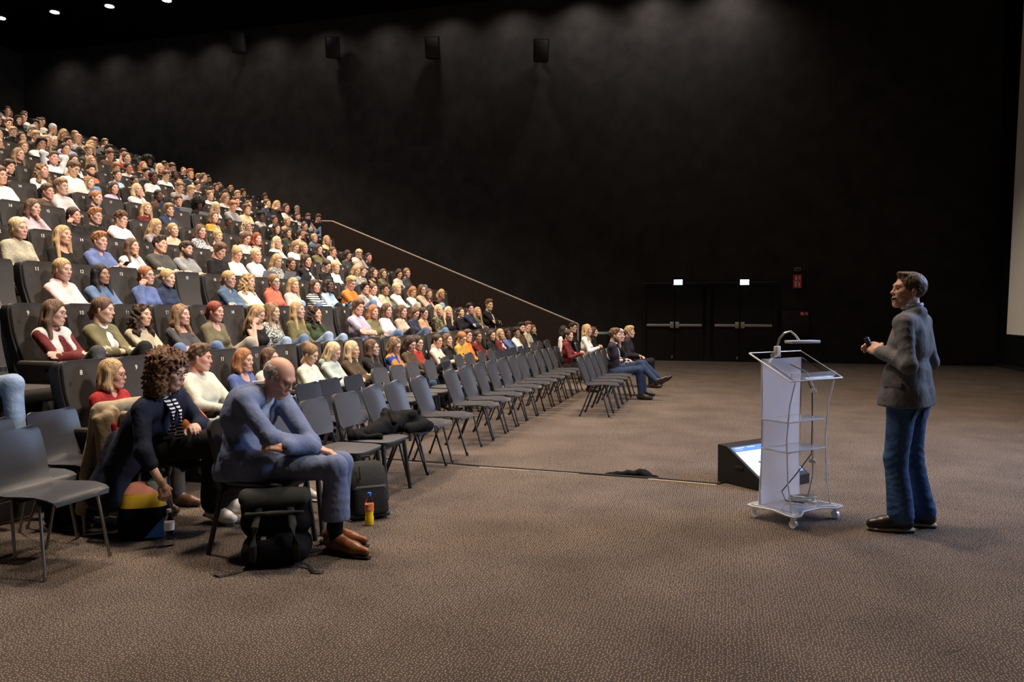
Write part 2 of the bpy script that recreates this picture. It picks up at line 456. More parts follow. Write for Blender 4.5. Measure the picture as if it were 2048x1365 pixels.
l.new(cm.outputs[2], m1.inputs[6]); l.new(r2.outputs[0], m1.inputs[7]); l.new(m1.outputs[2], m2.inputs[6]); l.new(r3.outputs[0], m2.inputs[7])
l.new(m2.outputs[2], b.inputs['Base Color'])
bp = n.new('ShaderNodeBump'); bp.inputs['Distance'].default_value = .004; bp.inputs['Strength'].default_value = .5
l.new(n1.outputs['Fac'], bp.inputs['Height']); l.new(bp.outputs[0], b.inputs['Normal'])

wallm = mat('black_wall_fabric', (.034, .0315, .030), .95, spec=.05); add_var(wallm, 2.2, .8, 1.2)
wallm2 = mat('black_screen_wall', (.006, .006, .0065), .95, spec=.05)
ceilm = mat('black_ceiling', (.006, .005, .005), .95, spec=.05)
tierm = mat('tier_carpet', (.03, .027, .025), .95); 
panelm = mat('dark_brown_panel', (.018, .0115, .009), .8, spec=.1); add_var(panelm, 30, .8, 1.2)
railm = mat('pale_rail', (.26, .215, .18), .5)
WY = 23.9; SX = 7.2
def struct(name, mb, m, smooth=False, parent=None):
    return tag(mb.build(name, m, parent, smooth=smooth), kind='structure')
struct('floor', MB().box((-9.5, 10, -.05), (35, 30, .1)), carpet)
struct('wall_far', MB().box((-9.5, WY + .1, CEIL / 2), (35, .2, CEIL)), wallm)
struct('wall_screen', MB().box((SX + .1, 10, CEIL / 2), (.2, 29, CEIL)), wallm2)
struct('wall_rear', MB().box((-26.5, 10, CEIL / 2), (.2, 29, CEIL)), wallm)
struct('ceiling', MB().box((-9.5, 10, CEIL + .1), (35, 30, .2)), ceilm)
struct('baseboard_far', MB().box((-4, WY - .012, .05), (23, .024, .1)), M['black'])
struct('baseboard_screen', MB().box((SX - .012, 10, .05), (.024, 28, .1)), M['black'])

# rows of the stand: distance from the camera's axis and height of the seat numbers
RX = [4.76, 5.81, 6.84, 7.84, 8.88, 9.91, 10.94, 12.0, 13.1, 14.2, 15.3, 16.4, 17.5, 18.6, 19.7, 20.8, 21.9]
RZ = [-.469, 0, .450, .911, 1.371, 1.831, 2.291, 2.74, 3.16, 3.55, 3.92, 4.30, 4.68, 5.07, 5.46, 5.85, 6.26]
NUMZ = 1.075
FZ = [max(0, z + CAMH - NUMZ) for z in RZ]
RREF = [160, 163.6, 166, 235.6, 169, 46.9, 117.6, 171.5, 170.5, 173.3, 208.2, 205.7, 263.2, 259.9, 202.4, 87.2, 91.2]
PITCHY = .57
def y_of(x, X):           # where along the row a picture column x meets the upright plane at distance X
    return (FPX * X / (CY * (1451 - x)) - X * SY) / CY
ROWEND = [18.9, 18.7, 18.7, 18.7, 18.7, 18.7, 18.7] + [21.9] * 10
for k in range(1, 17):
    x1 = -RX[k] + .80
    x0 = (-RX[k + 1] + .80) if k < 16 else -26.4
    yend = 19.0 if k < 7 else 22.1
    struct('floor_tier', MB().box(((x0 + x1) / 2, (yend - 4) / 2, FZ[k] / 2), (x1 - x0, yend + 4, FZ[k])), tierm)
# balustrade beside the stand and its pale rail
struct('wall_balustrade', MB().prism([(-3.6, .02), (-3.6, 1.18), (-10.45, 3.97), (-10.78, 3.99), (-10.78, .02)], .10, 'y', c=19.06), panelm)
hr = empty('handrail', (-3.6, 19.06, 0)); tag(hr, 'thin pale rail along the top of the dark stand balustrade', 'handrail')
r_ = MB()
r_.tube([(-.0, 0, 1.20), (-6.85, 0, 3.99)], .022); r_.tube([(-6.83, 0, 3.99), (-7.18, 0, 4.01)], .022)
r_.build('rail', railm, hr)
MB().box((.015, 0, .6), (.03, .1, 1.2)).build('end_post', railm, hr)
struct('wall_balustrade', MB().prism([(-9.0, .02), (-9.0, 3.2), (-10.9, 3.95), (-11.15, 3.95), (-11.15, .02)], .10, 'y', c=22.05), panelm)

# ---- screen
sc = empty('projection_screen', (SX - .25, 22.3, .93)); tag(sc, 'huge pale projection screen at the edge of the dark stage', 'screen')
scm = mat('screen_vinyl', (.62, .56, .49), .9, spec=.1, emit=(.84, .73, .61), estr=.012); add_bump(scm, 300, .002, .3)
lean = math.tan(rad(1.0))
MB().add([(0, 0, 0), (0, -20, 0), (.15, -20.2, 9.2), (.15, -.2, 9.2), (.06, 0, 0), (.06, -20, 0), (.21, -20.2, 9.2), (.21, -.2, 9.2)],
         [(0, 1, 2, 3), (7, 6, 5, 4), (0, 4, 5, 1), (3, 2, 6, 7), (0, 3, 7, 4), (1, 5, 6, 2)]).build('screen_cloth', scm, sc, smooth=False)
fr = MB(); fr.box((.10, -10, -.02), (.06, 20, .04)); fr.box((.20, -.1, 4.6), (.04, .05, 9.2), R=Matrix.Rotation(rad(1.2), 3, 'X'))
fr.build('screen_frame', M['black'], sc, smooth=False)

# ---- exit doors (two double doors in the far wall)
doorm = mat('black_door', (.0045, .0045, .005), .6)
DX = []
def far_x(px, Y=WY):      # world x on the far wall for a picture column
    t = (px - 1024) / FPX      # xc = t*zc ; zc=-X*SY+Y*CY
    return (t * Y * CY - Y * SY) / (CY + t * SY)
def far_z(px, py, Y=WY):
    X = far_x(px, Y); zc = -X * SY + Y * CY
    return CAMH + (622 - py) / FPX * zc
xs = [far_x(p) for p in (1292, 1349.5, 1410, 1423, 1479.5, 1546)]
ztop = far_z(1420, 573)
frm = MB()
frm.box(((xs[0] + xs[5]) / 2, WY - .03, ztop + .05), (xs[5] - xs[0] + .1, .10, .10))
for q in (xs[0] - .05, xs[5] + .05, (xs[2] + xs[3]) / 2): frm.box((q, WY - .03, ztop / 2), (.10, .10, ztop))
struct('trim_1', frm, doorm)
edge = mat('door_head_strip', (.10, .10, .10), .5, .5)
struct('trim_2', MB().box(((xs[0] + xs[5]) / 2, WY - .09, ztop + .105), (xs[5] - xs[0] + .2, .05, .02)), edge)
leaves = [(xs[0], xs[1] - .01), (xs[1] + .01, xs[2] - .06), (xs[3] + .06, xs[4] - .01), (xs[4] + .01, xs[5])]
for i, (a, c) in enumerate(leaves):
    d = struct('door_%d' % (i + 1), MB().box(((a + c) / 2, WY - .02, ztop / 2), (c - a, .06, ztop - .02), bev=.005), doorm)
    hb = MB(); zb = far_z((1292 + 1420) / 2, 651)
    hb.box(((a + c) / 2, WY - .11, zb), (c - a - .06, .05, .075), bev=.012)
    inner = c - .07 if i % 2 == 0 else a + .07
    pb = hb.build('push_bar', M['bar'], d)
    MB().box((inner, WY - .1, zb + .01), (.11, .10, .19), bev=.012).build('push_bar_housing', M['bar'], d)
    if i in (0, 2): MB().box((c - .06, WY - .06, .11), (.05, .03, .08), bev=.006).build('floor_bolt', M['metal'], d)

# ---- exit signs
signm = mat('exit_sign_face', (.9, .95, 1), .4, emit=(.72, .90, 1.0), estr=6.0)
pict = mat('exit_pictogram', (.2, .6, .4), .4, emit=(.30, .78, .62), estr=4.0)
for i, px in enumerate((1356, 1488)):
    x = far_x(px); z0 = far_z(px, 571)
    e = empty('exit_sign', (x, WY - .12, z0)); tag(e, ('left' if i == 0 else 'right') + ' one of the two glowing exit signs above the black double doors', 'exit sign', 'exit signs over the doors')
    MB().box((0, .05, .085), (.27, .07, .17), bev=.01).build('sign_box', M['metal'], e)
    MB().box((0, .012, .085), (.25, .01, .15)).build('sign_face', signm, e, smooth=False)
    g = MB()   # running figure, doorway, arrow
    g.box((.06, .004, .085), (.055, .004, .11)); g.box((.0, .004, .125), (.016, .004, .018)); g.box((.005, .004, .09), (.014, .004, .045), R=Matrix.Rotation(.3, 3, 'Y'))
    g.box((-.015, .004, .055), (.012, .004, .05), R=Matrix.Rotation(.7, 3, 'Y')); g.box((.02, .004, .055), (.012, .004, .05), R=Matrix.Rotation(-.4, 3, 'Y'))
    g.box((-.01, .004, .10), (.05, .004, .01), R=Matrix.Rotation(.3, 3, 'Y')); g.box((-.075, .004, .085), (.05, .004, .014)); g.prism([(-.10, .085), (-.075, .105), (-.075, .065)], .004, 'y', c=.004)
    g.build('pictogram', pict, e, smooth=False)

# ---- fire signs, sounder box, hose cabinet
x = far_x(1593.5)
fs = empty('fire_sign', (x, WY - .02, far_z(1593, 577))); tag(fs, 'tall red fire safety sign on the black wall above the hose cabinet', 'sign')
MB().box((0, 0, .20), (.24, .02, .40)).build('sign_plate', M['red'], fs, smooth=False)
g = MB()
g.box((0, -.012, .197), (.24, .004, .01)); g.loft([(-.035, -.012, .235, .024, .002), (-.035, -.012, .32, .024, .002), (-.035, -.012, .345, .008, .002)], 10); g.box((-.035, -.012, .36), (.045, .004, .012)); g.box((-.06, -.012, .31), (.010, .004, .08))
for (zz, ww) in ((.35, .05), (.32, .06), (.29, .05), (.26, .06)): g.box((.055, -.012, zz), (ww, .004, .017))
for (zz, ww) in ((.17, .07), (.14, .08), (.11, .06), (.08, .08), (.05, .05)): g.box((-.045, -.012, zz), (ww, .004, .02))
g.box((.05, -.012, .12), (.05, .004, .09)); g.box((.055, -.012, .04), (.05, .004, .03))
g.build('sign_print', M['whitefabric'], fs, smooth=False)
bx = empty('sounder_box', (x, WY - .05, far_z(1593, 544))); tag(bx, 'small grey alarm box on the wall above the tall red sign', 'alarm box')
MB().box((0, 0, .06), (.18, .1, .11), bev=.015).build('housing', mat('alarm_grey', (.16, .145, .13), .6), bx)
gb = MB()
for i in range(4): gb.box((0, -.052, .03 + i * .02), (.13, .004, .007))
gb.build('grille', M['black'], bx, smooth=False)
x0, x1 = far_x(1563), far_x(1617)
hc = empty('hose_cabinet', ((x0 + x1) / 2, WY - .065, far_z(1590, 674))); tag(hc, 'black fire hose cabinet set on the black wall right of the doors', 'cabinet')
hz = far_z(1590, 622) - far_z(1590, 674)
MB().box((0, 0, hz / 2), (x1 - x0, .12, hz), bev=.006).build('cabinet_body', M['black'], hc)
MB().box((0, -.065, hz / 2), (x1 - x0 - .07, .014, hz - .07), bev=.004).build('cabinet_door', mat('cabinet_door', (.008, .008, .0085), .5), hc)
for i, (px, wd) in enumerate(((1603.5, .12), (1612, .08))):
    s_ = empty('fire_label', (far_x(px), WY - .135 , far_z(px, 632))); tag(s_, ('square' if i == 0 else 'small narrow') + ' red label on the upper right corner of the hose cabinet', 'sign', 'red labels on the hose cabinet')
    MB().box((0, 0, .06), (wd, .008, .11 - i * .03)).build('label_plate', M['red'], s_, smooth=False)
    g = MB(); g.box((-wd * .15, -.006, .075), (wd * .4, .004, .03)); g.box((0, -.006, .045), (wd * .7, .004, .018)); g.build('label_print', M['whitefabric'], s_, smooth=False)

# ---- loudspeakers on the far wall
for i, (px, py, tilt, nm) in enumerate(((488, 95, 0, 'leftmost'), (672, 104, .1, 'second from left'), (870, 105, -.12, 'third from left'), (1080, 110, .05, 'rightmost'))):
    xx, zz = far_x(px, WY - .45), far_z(px, py, WY - .45)
    s_ = empty('wall_loudspeaker', (xx, WY - .42, zz - .3), tilt + .25)
    tag(s_, nm + ' of the black loudspeakers high on the dark wall', 'loudspeaker', 'loudspeakers on the wall')
    R = Matrix.Rotation(rad(14), 3, 'X')
    MB().prism([(-.24, -.2), (.24, -.2), (.17, .2), (-.17, .2)], .66, 'z', c=.3).build('cabinet', M['black'], s_, rot=(rad(12), 0, 0))
    MB().box((0, -.205, .3), (.40, .012, .60), bev=.004).build('grille', mat('speaker_grille', (.012, .012, .012), .6), s_, rot=(rad(12), 0, 0))
    MB().box((0, .25, .3), (.08, .36, .10), bev=.01).tube([(0, .1, .3), (0, .4, .1)], .02).build('bracket', M['black'], s_)

# ---- ceiling downlights seen top left
em = mat('downlight_lens', (1, 1, 1), .3, emit=(1, .95, .9), estr=14)
for i, (px, py) in enumerate(((18, 43), (124, 31.5), (232, 20), (345, 8.5), (460, -4))):
    zc = (CEIL - CAMH) * FPX / (622 - py) ; xc = (px - 1024) / FPX * zc
    X, Y = xc * CY - zc * SY, xc * SY + zc * CY
    d = empty('ceiling_downlight', (X, Y, CEIL)); tag(d, ['first', 'second', 'third', 'fourth', 'fifth'][i] + ' from the left of the glowing ceiling downlights', 'ceiling light', 'ceiling downlights')
    MB().loft([(0, 0, -.05, .20, .20), (0, 0, .0, .20, .20)], 20, 2).build('trim_ring', M['black'], d)
    MB().loft([(0, 0, -.062, .135, .135), (0, 0, -.04, .135, .135)], 20, 2).build('lens', em, d)

# ---- waste bin in the far corner
bn = empty('waste_bin', (-3.5, 22.6, 0)); tag(bn, 'dark cylindrical waste bin with pale green ring top near the far wall', 'bin')
MB().loft([(0, 0, 0, .27, .27), (0, 0, .84, .27, .27)], 24, 2).build('bin_body', M['black'], bn)
gm = mat('bin_ring_green', (.36, .46, .36), .5)
MB().loft([(0, 0, .84, .275, .275), (0, 0, .90, .275, .275), (0, 0, .905, .26, .26)], 24, 2).build('bin_ring', gm, bn)
MB().loft([(0, 0, .90, .13, .13), (0, 0, .91, .13, .13)], 20, 2).build('bin_opening', M['black'], bn)

# ------------------------------------------------------------------ cinema seats
_txt = {}
def number_mesh(nr):
    if nr in _txt: return _txt[nr]
    c = bpy.data.curves.new('digits', 'FONT'); c.body = str(nr); c.size = .055; c.extrude = .001; c.align_x = 'CENTER'; c.align_y = 'CENTER'; c.resolution_u = 2
    t = bpy.data.objects.new('digits', c); COL.objects.link(t)
    dg = bpy.context.evaluated_depsgraph_get()
    me = bpy.data.meshes.new_from_object(t.evaluated_get(dg)); me.name = 'seat_number'
    bpy.data.objects.remove(t)
    me.materials.clear(); me.materials.append(M['white'])
    _txt[nr] = me
    return me

def back_levels(grow=0.0):
    # (z, cx, hx, hy): reclined lower part, upright thicker head part
    return [(.40, .155, .045, .200), (.50, .125, .055, .206), (.62, .085, .06, .215), (.74, .045, .062, .224), (.84, .018, .064, .232), (.90, .012, .078, .238), (1.00, .002, .08, .244), (1.09, -.008, .074, .246), (1.125, -.012, .06, .236), (1.145, -.014, .03, .205)]
bk = MB(); bk.loft([(cx - hx * .55 + .006, 0, z, hx * .32, hy - .014) for z, cx, hx, hy in back_levels()], 20, 4.2)
bs = MB(); bs.loft([(cx - hx - .022, 0, z - .006, hx * 1.0, hy + .002) for z, cx, hx, hy in back_levels()], 20, 4.2); seat_shell_me = bs.mesh('seat_shell', M['seatdark'])
seat_back_me = bk.mesh('seat_back', M['seat'])
cu = MB(); cu.box((.37, 0, .40), (.50, .47, .13), bev=.045); seat_cushion_me = cu.mesh('seat_cushion', M['seat'])
ar = MB(); ar.box((.31, 0, .615), (.42, .075, .075), bev=.03); armpad_me = ar.mesh('armrest_pad', M['seat'])
su = MB(); su.prism([(.16, .0), (.40, 0), (.40, .04), (.34, .10), (.42, .55), (.40, .585), (.12, .585), (.12, .52), (.24, .12), (.16, .05)], .05, 'y'); support_me = su.mesh('seat_support', M['seatdark'], smooth=False)
cup = MB(); cup.tube([(.565, 0, .61), (.565, 0, .648)], .042, n=14); cup_me = cup.mesh('cup_holder', M['seatdark'])
ORD = ['first', 'second', 'third', 'fourth', 'fifth', 'sixth', 'seventh', 'eighth', 'ninth', 'tenth', 'eleventh', 'twelfth', 'thirteenth', 'fourteenth', 'fifteenth', 'sixteenth', 'seventeenth',
       'eighteenth', 'nineteenth', 'twentieth', 'twenty-first', 'twenty-second', 'twenty-third', 'twenty-fourth', 'twenty-fifth', 'twenty-sixth', 'twenty-seventh', 'twenty-eighth', 'twenty-ninth', 'thirtieth',
       'thirty-first', 'thirty-second', 'thirty-third', 'thirty-fourth', 'thirty-fifth']
NREF = [8, 10, 12, 15, 16, 14, 16, 18, 17, 18, 19, 20, 21, 22, 20, 18, 19]
SEATS = []     # (row, n, y)
for k in range(17):
    yr = y_of(RREF[k], RX[k]) + .17
    n0 = 0 if k == 0 else -40
    for q in range(n0, 45):
        y = yr + q * PITCHY
        if y > ROWEND[k] - .2: break
        px, py, zz = proj((-RX[k], y + .28, FZ[k] + 1))
        if px < -60 or zz < 1: continue
        SEATS.append([k, NREF[k] + q, y, zz])
for k in range(17):
    rs = sorted([s for s in SEATS if s[0] == k], key=lambda s: -s[2])
    for i, s in enumerate(rs): s.append(i)        # place counted from the balustrade
SEATS.sort(key=lambda s: s[3])
# ------------------------------------------------------------------ people: implicit bodies, one continuous surface each
def unit(a): a = np.asarray(a, float); return a / max(np.linalg.norm(a), 1e-9)
def ik(a, c, l1, l2, pole):
    """middle joint of a two-bone chain from a to c bending towards pole"""
    a, c, pole = V(*a), V(*c), V(*pole)
    d = c - a; L = np.linalg.norm(d); L2 = min(L, (l1 + l2) * .999); u = d / L
    c = a + u * L2
    x = (l1 * l1 - l2 * l2 + L2 * L2) / (2 * L2); h = math.sqrt(max(l1 * l1 - x * x, 1e-6))
    p = pole - (pole @ u) * u
    return a + u * x + unit(p) * h, c
def frame(x, up):
    x = unit(x); z = np.asarray(up, float); z = unit(z - (z @ x) * x); y = np.cross(z, x)
    return np.stack([x, y, z], 1)
def rot_zyx(yaw, pitch=0, roll=0):
    return np.array(Matrix.Rotation(yaw, 3, 'Z') @ Matrix.Rotation(pitch, 3, 'Y') @ Matrix.Rotation(roll, 3, 'X'))

# --- head (origin between the ears, facing +x)
def head_prims(sex):
    m = sex == 'm'
    P = [ell((-.012, 0, .037), (.099, .077, .089)), ell((.028, 0, -.015), (.066, .063, .085)),
         ell((.042, 0, -.070), (.047, .046 if m else .039, .046)), cap((.072, .011 if m else .007, -.105), (.072, -.011 if m else -.007, -.105), .0185 if m else .0155),
         cap((-.002, .048 if m else .044, -.048), (.052, .026, -.096), .020 if m else .016), cap((-.002, -.048 if m else -.044, -.048), (.052, -.026, -.096), .020 if m else .016),
         cap((.081, .030, .026), (.081, -.030, .026), .0135 if m else .0105),
         ell((.064, .040, -.020), (.024, .020, .021)), ell((.064, -.040, -.020), (.024, .020, .021)),
         cap((.082, .014, -.066), (.082, -.014, -.066), .0130)]
    return P
def face_detail():
    return [cap((.089, 0, .016), (.107, 0, -.024), .0075, .0105), ell((.097, .0110, -.031), (.011, .007, .007)), ell((.097, -.0110, -.031), (.011, .007, .007)), ell((.107, 0, -.027), (.011, .0098, .0085)),
            ell((-.006, .077, -.006), (.019, .008, .031), rot_zyx(.35)), ell((-.006, -.077, -.006), (.019, .008, .031), rot_zyx(-.35))]
_head = {}
def head_mesh(sex, hi):
    key = (sex, hi)
    if key in _head: return _head[key]
    vox = .0052 if hi == 2 else (.0065 if hi else .0105)
    P = head_prims(sex)
    # two passes so that small features are not washed out: large forms with wide blending, details with narrow blending
    prims = P + [cap((-.03, 0, -.07), (-.045, 0, -.13), .05 if sex == 'm' else .044)]
    det = face_detail()
    lo = np.min([prim_bounds(p)[0] for p in prims + det], 0); hi_ = np.max([prim_bounds(p)[1] for p in prims + det], 0)
    def disp_details(X, Y, Z): return 0
    v, f = surf_two(prims, .024, det, .010, vox, cuts=[('sub', ell((.106, .032, .004), (.02, .017, .0115)), .016), ('sub', ell((.106, -.032, .004), (.02, .017, .0115)), .016)])
    nm = NM().add(v, f, np.zeros(len(f), int))
    def sx(y, z):      # how far forward the face reaches at (y, z)
        d = (v[:, 1] - y) ** 2 + (v[:, 2] - z) ** 2
        q = v[(d < (vox * 1.3) ** 2) & (v[:, 0] > .02)]
        return float(q[:, 0].max()) if len(q) else .09
    def lp(y, z, o): return (sx(y, z) + o, y, z)
    L_ = []
    for s in (1, -1):
        L_ += [cap(lp(s * .0225, -.0655, -.0010), lp(s * .007, -.0622, -.0012), .0022, .0042), cap(lp(s * .0215, -.0672, -.0010), lp(s * .007, -.0718, -.0012), .0022, .0050)]
    L_ += [cap(lp(.007, -.0624, -.0012), lp(-.007, -.0624, -.0012), .0040), cap(lp(.007, -.0720, -.0012), lp(-.007, -.0720, -.0012), .0051)]
    lv, lf = surf(L_, .0028 if hi else .0045, k=.002)
    nm.add(lv, lf, 1)
    tb = MB()
    for s in (1, -1):
        tb.tube([lp(s * .0125, .0225, .0002), lp(s * .022, .0262, .0006), lp(s * .034, .0278, .0006), lp(s * .047, .0235, .0)], [.0026, .0038, .0036, .0015] if sex == 'm' else [.0020, .0029, .0026, .0012], n=5)
    qs = [q if len(q) == 4 else (q[0], q[1], q[2], q[-2]) for q in tb.f if len(q) >= 4]
    nm.add(np.array([tuple(p) for p in tb.v]), np.array(qs), 4)
    # eyes
    sp = sphere_np(8, 6)
    for s in (1, -1):
        nm.add(sp[0] * .0135 + V(.0775, s * .0315, .003), sp[1], 2)
        nm.add(sp[0] * V(.0045, .0066, .0066) + V(.0895, s * .0315 , .0025), sp[1], 3)
        # upper lid with lashes
        nm.add(sp[0] * V(.012, .0155, .0062) + V(.081, s * .0315, .0125), sp[1], 0)
        nm.add(sp[0] * V(.0030, .0140, .0016) + V(.0915, s * .0318, .0085), sp[1], 4)
    _head[key] = (np.concatenate(nm.v), np.concatenate(nm.f), np.concatenate(nm.m))
    return _head[key]
def sphere_np(nu, nv):
    v = []; f = []
    for j in range(nv + 1):
        t = PI * j / nv
        for i in range(nu): v.append((math.sin(t) * math.cos(2 * PI * i / nu), math.sin(t) * math.sin(2 * PI * i / nu), math.cos(t)))
    for j in range(nv):
        for i in range(nu):
            f.append((j * nu + i, (j + 1) * nu + i, (j + 1) * nu + (i + 1) % nu, j * nu + (i + 1) % nu))
    return np.array(v), np.array(f)
def surf_two(base, kb, det, kd, vox, cuts=()):
    """union of base with wide blending, then cuts, then det with narrow blending"""
    def fld(prims, k):
        def g(X, Y, Z):
            F = None
            for p in prims:
                d = prim_dist(p, X, Y, Z, 0)
                if F is None: F = d + 0 * X + 0 * Y + 0 * Z
                else:
                    h = np.maximum(k - np.abs(F - d), 0) / k; F = np.minimum(F, d) - h * h * k * .25
            return F
        return g
    gb, gd = fld(base, kb), fld(det, kd)
    def disp(X, Y, Z):
        F = gb(X, Y, Z)
        for c in cuts:
            d = -prim_dist(c[1], X, Y, Z, 0); kk = c[2]; h = np.maximum(kk - np.abs(F - d), 0) / kk; F = np.maximum(F, d) + h * h * kk * .25
        D = gd(X, Y, Z); h = np.maximum(kd - np.abs(F - D), 0) / kd
        return np.minimum(F, D) - h * h * kd * .25 - 1000.0
    big = [('c', p[1], p[2], p[3], p[4]) if p[0] == 'c' else p for p in base + det]
    return surf_field(big, vox, disp)
def surf_field(prims, vox, disp):
    global _hack
    # reuse surf(): start from a huge constant field so that disp supplies the whole function
    lo = np.min([prim_bounds(p)[0] for p in prims], 0); hi = np.max([prim_bounds(p)[1] for p in prims], 0)
    return surf([('e', (lo + hi) / 2, (hi - lo) / 2, None)], vox, k=.001, disp=lambda X, Y, Z: disp(X, Y, Z) + 1000.0 - prim0((lo + hi) / 2, (hi - lo) / 2, X, Y, Z, vox))
def prim0(c, r, X, Y, Z, vox):
    d = prim_dist(('e', c, r, None), X, Y, Z, 0)
    A = np.float32(.2); h = np.maximum(.001 - np.abs(A - d), 0) / .001
    return np.minimum(A, d) - h * h * .001 * .25

# --- hand: wrist at the origin, fingers along +x, back of the hand +z, thumb on +y (mirror for the other hand)
_hand = {}
def hand_mesh(kind, hi):
    key = (kind, hi)
    if key in _hand: return _hand[key]
    curl = {'relaxed': (.35, .55, .4), 'grip': (.95, 1.15, .8), 'flat': (.12, .18, .12), 'point': (.25, .3, .2)}[kind]
    P = [ell((.048, 0, 0), (.052, .040, .0165)), cap((-.02, 0, 0), (.03, 0, 0), .026, .024), cap((.03, .03, -.002), (.085, .03, 0), .0135, .012), cap((.03, -.028, -.002), (.078, -.031, 0), .0135, .011)]
    for i, (y, L, bx_) in enumerate(((.031, .068, .088), (.0105, .077, .093), (-.0105, .072, .09), (-.031, .056, .082))):
        p = V(bx_, y, .001); a = 0
        for s_, fr_ in enumerate((.45, .31, .24)):
            a += curl[s_]
            q = p + V(math.cos(a), (y * .35 if s_ == 0 else 0), -math.sin(a)) * L * fr_
            P.append(cap(p, q, .0092 - .0007 * s_, .0086 - .0007 * s_)); p = q
    p = V(.022, .030, -.006); q = p + V(.032, .026, -.014); r = q + V(.030, .010 if kind != 'grip' else -.012, -.014); t = r + V(.022, .0 if kind != 'grip' else -.016, -.01)
    P += [cap(p, q, .0145, .012), cap(q, r, .0115, .0098), cap(r, t, .0098, .008)]
    _hand[key] = surf(P, .0048 if hi == 2 else (.0062 if hi else .0105), k=.011)
    return _hand[key]

# --- the body around given joints
def torso_prims(J, sex, b=1.0):
    pel, che, nb = J['pelvis'], J['chest'], J['neck']
    lat = unit(J['shL'] - J['shR']); lath = unit(J['hipL'] - J['hipR'])
    u = unit(nb - pel); fwd = unit(np.cross(lat, u)); J['fwd'] = fwd; J['lat'] = lat; J['up'] = u
    wa = pel + (che - pel) * .5
    if 'belly' in J: wa = J['belly']
    sh = (J['shL'] + J['shR']) / 2
    P = [cap(J['hipL'] * .9 + J['hipR'] * .1, J['hipR'] * .9 + J['hipL'] * .1, .105 * b), cap(pel + lath * .045, pel - lath * .045, .112 * b),
         cap(wa + lat * (.058 if sex == 'm' else .048), wa - lat * (.058 if sex == 'm' else .048), (.102 if sex == 'm' else .090) * b), cap(che + lat * .080, che - lat * .080, (.110 if sex == 'm' else .098) * b),
         cap(che + lat * .05 + u * .08, che - lat * .05 + u * .08, .10 * b),
         cap(sh + (J['shL'] - sh) * .78, sh + (J['shR'] - sh) * .78, .056 * b), cap(nb - u * .01, sh + (J['shL'] - sh) * .7, .048, .05), cap(nb - u * .01, sh + (J['shR'] - sh) * .7, .048, .05)]
    if sex == 'f':
        P += [ell(che + fwd * .075 + lat * .068 - u * .005, (.058, .058, .058)), ell(che + fwd * .075 - lat * .068 - u * .005, (.058, .058, .058))]
    return P
def arm_prims(J, s, b=1.0, sex='m'):
    g = 1.0 if sex == 'm' else .88
    return [cap(J['sh' + s], J['el' + s], .046 * b * g, .038 * b * g), cap(J['el' + s], J['wr' + s], .040 * b * g, .0275 * g)]
def leg_prims(J, s, b=1.0):
    return [cap(J['hip' + s], J['kn' + s], .088 * b, .060 * b), cap(J['kn' + s], J['an' + s], .058 * b, .037 * b)]
def foot_prims(J, s, big=1.0):
    a, t = J['an' + s], J['toe' + s]
    d = unit(t - a); dn = J.get('sole' + s, V(0, 0, -1)); f = unit(d - (d @ dn) * dn)
    q = J.get('fl', 1.0)
    heel = a + dn * .045 - f * .045; ball = heel + f * .165 * q + dn * .008; tip = heel + f * (.235 * q + .05 * (q - 1)) + dn * .014
    g = 1.0 if q == 1 else .86
    return [cap(a, a + dn * .035, .040 * g), cap(heel, ball, .034 * g, .036 * g), cap(ball, tip, .037 * g, .026 if q == 1 else .017), cap(a + dn * .01 + f * .03, ball, .034 * g, .03 * g)]

BODY = {}
LODV = {0: .021, 1: .0145, 2: .010}
def body_mesh(key, J, sex, b, R, hp, hi, hands):
    if key in BODY: return BODY[key]
    P = torso_prims(J, sex, b * .95)
    nb, hc = J['neck'], hp
    P += [cap(nb - J['up'] * .03, hc + R @ V(-.032, 0, -.075), .058 if sex == 'm' else .050, .050 if sex == 'm' else .044)]
    for s in 'LR':
        P += arm_prims(J, s, .9 * b, sex) + leg_prims(J, s, .9 * b) + foot_prims(J, s)[:3]
    v, f = surf(P, LODV[hi], k=.03)
    nm = NM().add(v, f, 0)
    hv, hf, hm = head_mesh(sex, hi)
    nm.add(hv, hf, hm, (R, hp))
    for s in 'LR':
        kind, up = hands[s]
        fr_ = J.get('hd' + s, J['wr' + s] - J['el' + s])
        F = frame(fr_, up)
        if s == 'L': F = F @ np.diag([1, -1, 1])
        h_v, h_f = hand_mesh(kind, hi)
        sc_ = 1.0 if sex == 'm' else .92
        nm.add(h_v * sc_, h_f, 0, (F, J['wr' + s]))
    me = nm.mesh('person', [M['skin'], M['lips'], M['eyewhite'], M['iris'], M['brow']])
    BODY[key] = me
    return me

CLO = {}
def fold_disp(seed, amp, f1=22.0):
    def g(X, Y, Z):
        a = np.sin(f1 * (X * .9 + Z * .55) + seed + 2.2 * np.sin(7 * Y + seed)) * np.sin(f1 * .6 * (Y * 1.1 - Z * .5) + 1.7 * seed + 1.5 * np.sin(6 * X))
        return (amp * a).astype(np.float32)
    return g
def wrinkles(seed, spots, base=.0035):
    """cloth folds: soft overall waves plus tighter creases near the given joints (point, radius, amplitude, direction)"""
    g0 = fold_disp(seed, base, 19.0)
    def g(X, Y, Z):
        A = g0(X, Y, Z)
        for p, r, a, d in spots:
            w_ = np.exp(-(((X - p[0]) ** 2 + (Y - p[1]) ** 2 + (Z - p[2]) ** 2) / (r * r)))
            ph = (X * d[0] + Y * d[1] + Z * d[2])
            q = 1.0 - np.abs(np.sin(ph * .8 + 2.2 * np.sin(11 * X + 8 * Y + seed) + 1.6 * np.sin(15 * Y - 9 * Z + 2 * seed))) ** .7
            A = A - .62 * a * w_ * (q - .4)
        return A.astype(np.float32)
    return g
